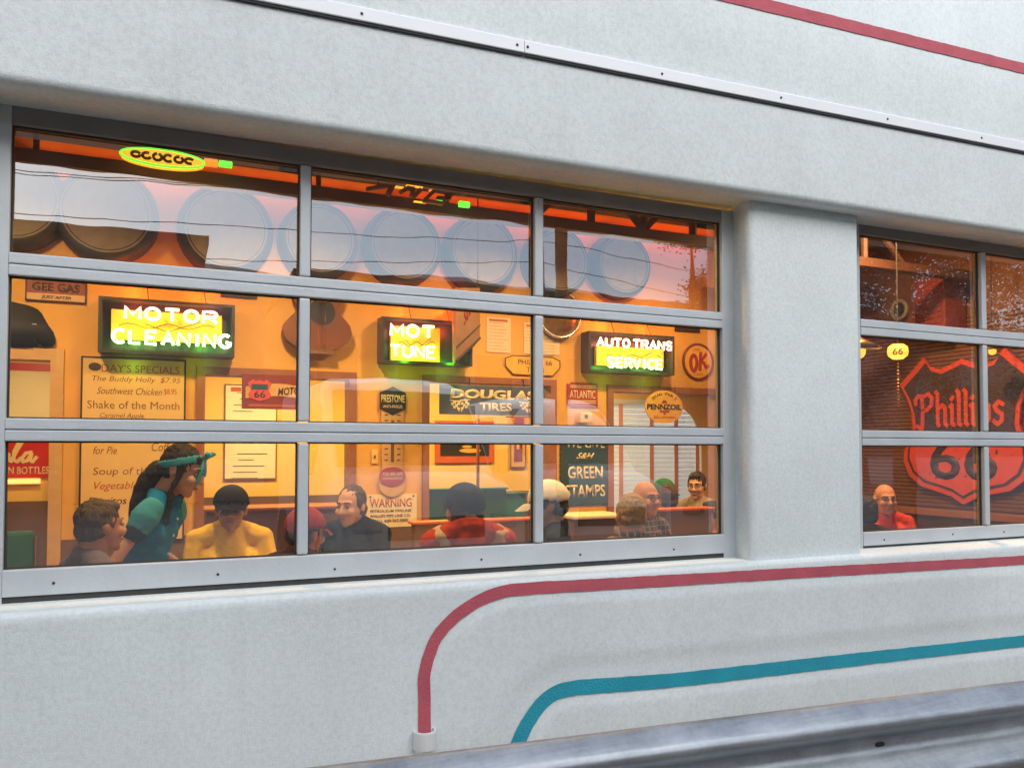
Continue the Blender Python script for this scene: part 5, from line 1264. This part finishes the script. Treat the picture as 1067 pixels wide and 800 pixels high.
# puffed sleeves and dark cuffs, buttons
for sx in (-1, 1):
    bm = B(); limb(bm, shd[sx]+V((-sx*.014, 0, .006)), shd[sx].lerp(shd[sx, 'el'], .12), .061, .067); limb(bm, shd[sx].lerp(shd[sx, 'el'], .12), shd[sx].lerp(shd[sx, 'el'], .28), .067, .056); fuse(bm, 'puffed_sleeve', cloth('light_teal_cloth', (.06, .34, .48)), wt, .009, 2, 0, .003)
    bm = B(); a, b = shd[sx].lerp(shd[sx, 'el'], .30), shd[sx].lerp(shd[sx, 'el'], .40); limb(bm, a, b, .055, .051); fuse(bm, 'cuff', cloth('dark_cuff', (.02, .035, .04)), wt, .012, 3)
bm = B()
bm.free(); shv = [v_.co.copy() for v_ in [c_ for c_ in wt.children if c_.name.startswith('shirt')][0].data.vertices]
for k in range(4):
    zz_ = nb.z-.13-.085*k; q = min([p_ for p_ in shv if abs(p_.x) < .012 and abs(p_.z-zz_) < .012], key=lambda p_: p_.y)
    bm = B(); blob(bm, q, .0075, 2); obj('button', bm, 'white', wt, True, local=True)
person('elderly man in a yellow polo shirt and black cap facing the window', 241, 506, 1.38, 0, 'tan', cloth('yellow_cloth', (.78, .50, .035)), H_['grey'], 'short', cap=cloth('black_cap_cloth', (.02, .018, .017)), who='man in yellow', hpitch=-4, hyaw=-6, hunch=.035, logo=('PING', M['white']))
person('person in a maroon cap and dark jacket half hidden by the first mullion', 318, 529, .95, 128, 'tan', cloth('dark_jacket', (.05, .022, .02)), H_['dark'], 'short', cap=cloth('maroon_cloth', (.30, .035, .045)), who='person in the maroon cap', sleeve=True, hpitch=6, hscale=1.0)
person('smiling man in a black shirt seated by the thermometer, looking left', 366, 505, 1.55, -38, 'fair', cloth('black_cloth', (.014, .016, .02)), H_['brown'], 'receding', hunch=.03, who='man in black', hyaw=-6, sleeve=True, hpitch=5)
person('person in a black cap and orange and white shirt seen from behind', 484, 504, .42, 176, 'fair', cloth('orange_cloth', (.62, .07, .025)), H_['brown'], 'short', cap=cloth('dark_grey_cap_cloth', (.022, .025, .03)), who='person in orange and white', panel_m=cloth('cream_cloth', (.72, .52, .34)), hscale=1.06, hunch=.075)
person('man in a white cap and dark jacket turned to the left beside the second mullion', 572, 501, .95, -118, 'tan', cloth('navy_cloth', (.02, .028, .045)), H_['dark'], 'short', cap=cloth('white_cap_cloth', (.86, .82, .76)), who='man in the white cap', sleeve=True, hpitch=10, hscale=1.1, logo=('GO', M['black']))
person('man with thin fair grey hair seen from behind in front of the blinds', 657, 513, .62, 170, 'ruddy', plaid(), H_['fair'], 'back', who='fair haired man')
person('bald man with glasses in a dark plaid shirt behind the fair haired man', 673, 501, 1.38, 10, 'ruddy', plaid(), None, 'bald', who='bald man', glasses=True, sleeve=True)
person('person in a green cap behind the bald man, only the cap showing', 692, 499, 2.45, 0, 'tan', cloth('olive_cloth', (.06, .07, .04)), H_['dark'], 'short', cap=cloth('green_cap_cloth', (.03, .14, .05)), who='person in the green cap')
person('person with dark brown hair and tan shirt seen from behind by the blinds', 694, 503.5, 2.1, 180, 'tan', cloth('tan_cloth', (.42, .26, .12)), H_['brown'], 'back', who='brown haired person in tan')
person('dark haired person with glasses in a tan jacket at the far table', 726, 491, 2.75, -52, 'fair', cloth('khaki_cloth', (.32, .24, .14)), H_['dark'], 'short', who='dark haired woman', glasses=True, sleeve=True, hpitch=8)
person('dark haired person in orange at the right edge of the wide door', 743, 521, 1.95, -100, 'ruddy', cloth('rust_cloth', (.42, .12, .05)), H_['dark'], 'short', who='person in rust orange', sleeve=True)
person('bald man with glasses in an orange jersey with white trim behind the right door', 922, 504.5, 1.35, -28, 'ruddy', cloth('jersey_cloth', (.66, .065, .02)), H_['white'], 'bald', who='man in the orange jersey', glasses=True, trim=M['white'])
person('dark haired person at the left edge of the right door, facing away', 901, 516, .85, 150, 'brown', cloth('brown_cloth', (.06, .035, .025)), H_['dark'], 'back', who='dark haired person by the pillar')

# ------------------------------------------------------------------ guardrail
ga, gb = V((.60, -1.085)), V((3.6, -1.333))
dirv = (gb-ga).normalized(); nv = V((-dirv.y, dirv.x))     # nv points to the wall
gs = V((.2, -1.052)); L = 9.0
t = thing('guardrail', 'galvanised steel crash barrier with a ribbed beam in front of the wall', 'guardrail', (2, -1.2, 0))
# profile (offset towards street, z)
PR = [(.008, .6985), (.020, .692), (.070, .662), (.083, .648), (.083, .632), (.070, .618), (.016, .580), (.002, .562), (0, .548), (.002, .534), (.016, .516), (.070, .480), (.083, .466), (.083, .450), (.070, .436), (.020, .406), (0, .394)]
PR = [(-o+.03, z) for o, z in PR]
bm = B(); prev = None
for i in range(46):
    s_ = -1.0+i*.25; base = ga+dirv*s_
    row = [bm.verts.new((base.x+nv.x*o+random.uniform(-.0008, .0008), base.y+nv.y*o+random.uniform(-.0015, .0015), z+random.uniform(-.001, .001))) for o, z in PR]
    if prev:
        for k in range(len(PR)-1): bm.faces.new((prev[k], prev[k+1], row[k+1], row[k]))
    prev = row
bmesh.ops.recalc_face_normals(bm, faces=bm.faces[:])
bmesh.ops.solidify(bm, geom=bm.faces[:], thickness=.003)
bo = obj('beam', bm, 'galv', t, True)
q = None
best = 9
for i in range(800):
    s_ = i*.01; b_ = ga+dirv*s_; p_ = V((b_.x+nv.x*.028, b_.y+nv.y*.028, .548)); d_ = p_-CAM
    uu = 533.5+F*d_.dot(RT)/d_.dot(FW)
    if abs(uu-916) < best: best = abs(uu-916); q = s_
for ds in (0, 1.9, -1.9):
    b_ = ga+dirv*(q+ds); bm = B()
    P = []
    for k in range(16):
        a = 2*math.pi*k/16; al = (.010 if math.cos(a) > 0 else -.010) + .007*math.cos(a); P.append((al, .548+.007*math.sin(a)))
    A = [bm.verts.new((b_.x+dirv.x*a+nv.x*.0245, b_.y+dirv.y*a+nv.y*.0245, z)) for a, z in P]; C_ = [bm.verts.new((b_.x+dirv.x*a+nv.x*.04, b_.y+dirv.y*a+nv.y*.04, z)) for a, z in P]
    bm.faces.new(A)
    for k in range(16): bm.faces.new((A[k], C_[k], C_[(k+1) % 16], A[(k+1) % 16]))
    obj('bolt_slot', bm, 'black', bo)
for s_ in (-.3, 1.6, 3.6, 5.5, 7.4):
    b_ = ga+dirv*s_+nv*.13; bm = B(); box(bm, b_.x-.05, b_.x+.05, b_.y-.075, b_.y+.075, -.02, .50, .006); obj('post', bm, 'crate', t)

# ------------------------------------------------------------------ street side (seen in the glass)
M['canopy'] = mat('dark_canopy', (.05, .045, .04), .8, 0, .2, 3); M['van_white'] = mat('white_van_paint', (.72, .72, .70), .3, 0, .04, 2); M['van_glass'] = mat('dark_van_glass', (.02, .025, .03), .08, 0, 0)
M['leaf'] = mat('dark_foliage', (.035, .055, .022), .7, 0, .5, 2.5); M['bark'] = mat('bark', (.09, .065, .045), .9, 0, .3, 8); M['hill'] = mat('hazy_hill', (.16, .19, .19), .95, 0, .15, .05)
M['brick_dark'] = mat('dark_brick', (.10, .065, .05), .85, 0, .25, 3); M['beige_wall'] = mat('dull_render', (.17, .145, .12), .85, 0, .15, 1); M['van_lamp'] = mat('lamp_lens', (.6, .6, .6), .15, 0, 0)
t = thing('canopy', 'long dark forecourt canopy on steel posts reflected in the upper panes', 'canopy', (-1, -5, 0))
bm = B(); box(bm, -12, 7.7, -5.52, -3.95, 4.20, 4.36, .02); obj('roof_slab', bm, 'canopy', t)
for x in (-7.5, -3, 4.62):
    bm = B(); tube(bm, [(x, -4.95, -.02), (x, -4.95, 4.2)], .075, 14); obj('post', bm, 'canopy', t, True)
def van(lb, xc_, y0, wd, ht, ln):
    t = thing('parked_van', lb, 'van', (xc_, y0-ln/2, 0), 'vehicles parked facing the diner')
    hw = wd/2
    sec = [(0, .40, .95, .93), (.06, .30, 1.12, .97), (.75, .28, 1.28, 1.0), (1.15, .28, 1.75, .98), (1.55, .28, ht-.10, .95), (1.9, .28, ht, .94), (ln-.25, .28, ht, .94), (ln, .32, ht-.06, .92)]
    bm = B(); prev = None
    for d_, zb_, zt_, k_ in sec:
        y = y0-d_; h_ = hw*k_
        P = [(-h_*.96, zb_), (-h_, zb_+.12), (-h_, min(1.25, zt_-.12)), (-h_*.90, zt_-.09), (-h_*.78, zt_-.02), (0, zt_), (h_*.78, zt_-.02), (h_*.90, zt_-.09), (h_, min(1.25, zt_-.12)), (h_, zb_+.12), (h_*.96, zb_)]
        row = [bm.verts.new((xc_+a, y, b)) for a, b in P]
        if prev:
            for k in range(len(P)): bm.faces.new((prev[k], prev[(k+1) % len(P)], row[(k+1) % len(P)], row[k]))
        prev = row
        if d_ == 0: bm.faces.new(row)
    bm.faces.new(prev[::-1]); bmesh.ops.recalc_face_normals(bm, faces=bm.faces[:])
    obj('body', bm, 'van_white', t, True)
    bm = B(); k_ = hw*.84
    vs = [bm.verts.new(q_) for q_ in ((xc_-k_, y0-.80, 1.33), (xc_+k_, y0-.80, 1.33), (xc_+k_*.93, y0-1.50, ht-.22), (xc_-k_*.93, y0-1.50, ht-.22))]
    bm.faces.new(vs); g_ = bmesh.ops.extrude_face_region(bm, geom=bm.faces[:]); 
    for v_ in [e for e in g_['geom'] if isinstance(e, bmesh.types.BMVert)]: v_.co += V((0, .03, .03))
    bmesh.ops.recalc_face_normals(bm, faces=bm.faces[:]); obj('windscreen', bm, 'van_glass', t)
    for sx in (-1, 1):
        bm = B(); box(bm, xc_+sx*hw*.70-.14, xc_+sx*hw*.70+.14, y0-.06, y0+.02, .70, .86, .02); obj('headlight', bm, 'van_lamp', t)
        bm = B(); box(bm, xc_+sx*(hw*.985)-.012, xc_+sx*(hw*.985)+.012, y0-2.5, y0-1.6, 1.32, ht-.3, .01); obj('side_window', bm, 'van_glass', t)
        bm = B(); box(bm, xc_+sx*(hw+.12)-.08, xc_+sx*(hw+.12)+.08, y0-1.05, y0-.98, 1.25, 1.5, .02); obj('mirror', bm, 'black', t)
        for d_ in (.85, ln-.95):
            bm = B(); lathe(bm, [(.20, -.10), (.33, -.09), (.345, -.05), (.345, .05), (.33, .09), (.20, .10), (.18, .06), (0, .06)], (xc_+sx*(hw-.10), y0-d_, .325), 'x', 28); wh = obj('wheel', bm, 'tyre', t, True)
    bm = B(); box(bm, xc_-hw*.5, xc_+hw*.5, y0-.02, y0+.015, .62, .84, .01); obj('grille', bm, 'black', t)
    bm = B(); box(bm, xc_-hw*.95, xc_+hw*.95, y0-.1, y0+.05, .34, .52, .03); obj('bumper', bm, 'grey_plastic', t)
van('tall white van parked facing the diner, reflected in the middle panes', 2.95, -4.35, 2.0, 2.36, 5.2)
van('second white van parked beyond the first, reflected left of the pillar', 5.25, -4.9, 1.75, 2.22, 4.8)
# buildings across the street
def far_building(lb, x0, x1, y, z, m, nwin):
    t = thing('street_building', lb, 'building', ((x0+x1)/2, y, 0))
    bm = B(); box(bm, x0, x1, y-9, y, -.02, z); obj('wall', bm, m, t)
    bm = B(); box(bm, x0-.1, x1+.1, y-9.1, y+.1, z+.002, z+.28); obj('parapet', bm, 'canopy', t)
    for k in range(nwin):
        xx = x0+(x1-x0)*(k+.5)/nwin
        for zz_ in (.9, 3.6):
            if zz_+1.4 < z:
                bm = B(); box(bm, xx-.7, xx+.7, y-.02, y+.03, zz_, zz_+1.4); w_ = obj('window', bm, 'van_glass', t)
                bm = B(); box(bm, xx-.8, xx+.8, y+.002, y+.07, zz_-.1, zz_-.005); obj('sill', bm, 'beige_wall', w_)
    return t
far_building('long two storey dark brick building across the street, reflected in the left panes', -26, 1.45, -22, 7.52, 'brick_dark', 9)
far_building('long low plain rendered building across the street, reflected in the right panes', 4.3, 30, -24, 7.25, 'beige_wall', 9)
bm = B(); prev = None
for i in range(90):
    x = -260+i*6.5; az = (x-.5)/160
    top_ = 1.5+160*(.246+.009*math.sin(az*9+3.6)+.004*math.sin(az*23)+.012*sm(.6, 1.2, az))
    row = [bm.verts.new((x, -157, -1)), bm.verts.new((x, -157-.3, top_*.75)), bm.verts.new((x, -175, top_)), bm.verts.new((x, -230, top_*.6)), bm.verts.new((x, -260, -1))]
    if prev:
        for k in range(4): bm.faces.new((prev[k], row[k], row[k+1], prev[k+1]))
    prev = row
hl = obj('hills', bm, 'hill', None, True); hl['kind'] = 'structure'
# wires and pole
t = thing('utility_pole', 'wooden utility pole with crossarm and sagging wires across the street', 'pole', (8.6, -14, 0))
bm = B(); tube(bm, [(8.6, -14, -.02), (8.6, -14, 8.2)], [.16, .11], 10); obj('pole', bm, 'bark', t)
bm = B(); box(bm, 7.6, 9.6, -14.06, -13.94, 7.2, 7.32); obj('crossarm', bm, 'bark', t)
for k, (x, z, dz) in enumerate(((7.7, 7.34, 0), (8.3, 7.34, .03), (8.9, 6.5, .05), (8.7, 6.0, -.06))):
    for xe in (-30, 40):
        n = 24; pts = [(x+(xe-x)*i/n, -14, z+(dz*10)*(i/n)-.9*(1-(2*i/n-1)**2)) for i in range(n+1)]
        bm = B(); tube(bm, pts, .009, 5); obj('wire', bm, 'wire', t)
# trees
def tree(lb, x, y, hgt, cr_, seed, nl=2600):
    rnd = random.Random(seed)
    t = thing('tree', lb, 'tree', (x, y, 0), 'trees across the car park')
    bm = B(); tube(bm, [(x, y, -.02), (x+.1, y, hgt*.3), (x-.05, y+.1, hgt*.62), (x, y, hgt*.9)], [.24, .18, .12, .03], 10)
    cl = []
    for k in range(11):
        a = rnd.uniform(0, 6.28); e = rnd.uniform(-.1, .9); zb_ = hgt*rnd.uniform(.32, .75); d_ = cr_*rnd.uniform(.45, .95)
        tip = V((x+d_*math.cos(a), y+d_*math.sin(a), zb_+d_*e*.6)); tube(bm, [(x, y, zb_), (V((x, y, zb_)).lerp(tip, .5)+V((0, 0, .12))), tip], [.07, .045, .015], 6); cl.append(tip); cl.append(V((x, y, zb_)).lerp(tip, .6))
    obj('trunk', bm, 'bark', t)
    cl.append(V((x, y, hgt*.92))); vv = []; ff = []
    sub = []
    for c_ in cl:
        for k in range(7): sub.append((c_+V((rnd.gauss(0, 1), rnd.gauss(0, 1), rnd.gauss(0, .8)))*cr_*.17, cr_*rnd.uniform(.05, .12)))
    for k in range(nl):
        c_, sp_ = rnd.choice(sub); p = c_+V((rnd.gauss(0, 1), rnd.gauss(0, 1), rnd.gauss(0, 1)))*sp_
        s_ = rnd.uniform(.022, .046); a = V((rnd.uniform(-1, 1), rnd.uniform(-1, 1), rnd.uniform(-1, 1))).normalized(); b = a.orthogonal().normalized()
        i_ = len(vv); vv += [p+a*s_, p+b*s_*.6, p-a*s_, p-b*s_*.6]; ff.append((i_, i_+1, i_+2, i_+3))
    me = bpy.data.meshes.new('crown'); me.from_pydata(vv, [], ff); obj('crown', me, 'leaf', t)
tree('broad leafy tree nearest the utility pole, reflected beside the pillar', 12.0, -12.6, 7.1, 1.55, 1, 34000)
tree('tall dense tree behind the car park, reflected at the left of the right door', 14.5, -8.8, 8.5, 3.0, 2, 38000)
tree('wide dark tree farthest along the car park, reflected in the right door', 17.5, -7.2, 8.5, 3.4, 3, 42000)
bpy.data.scenes.remove(TMP)
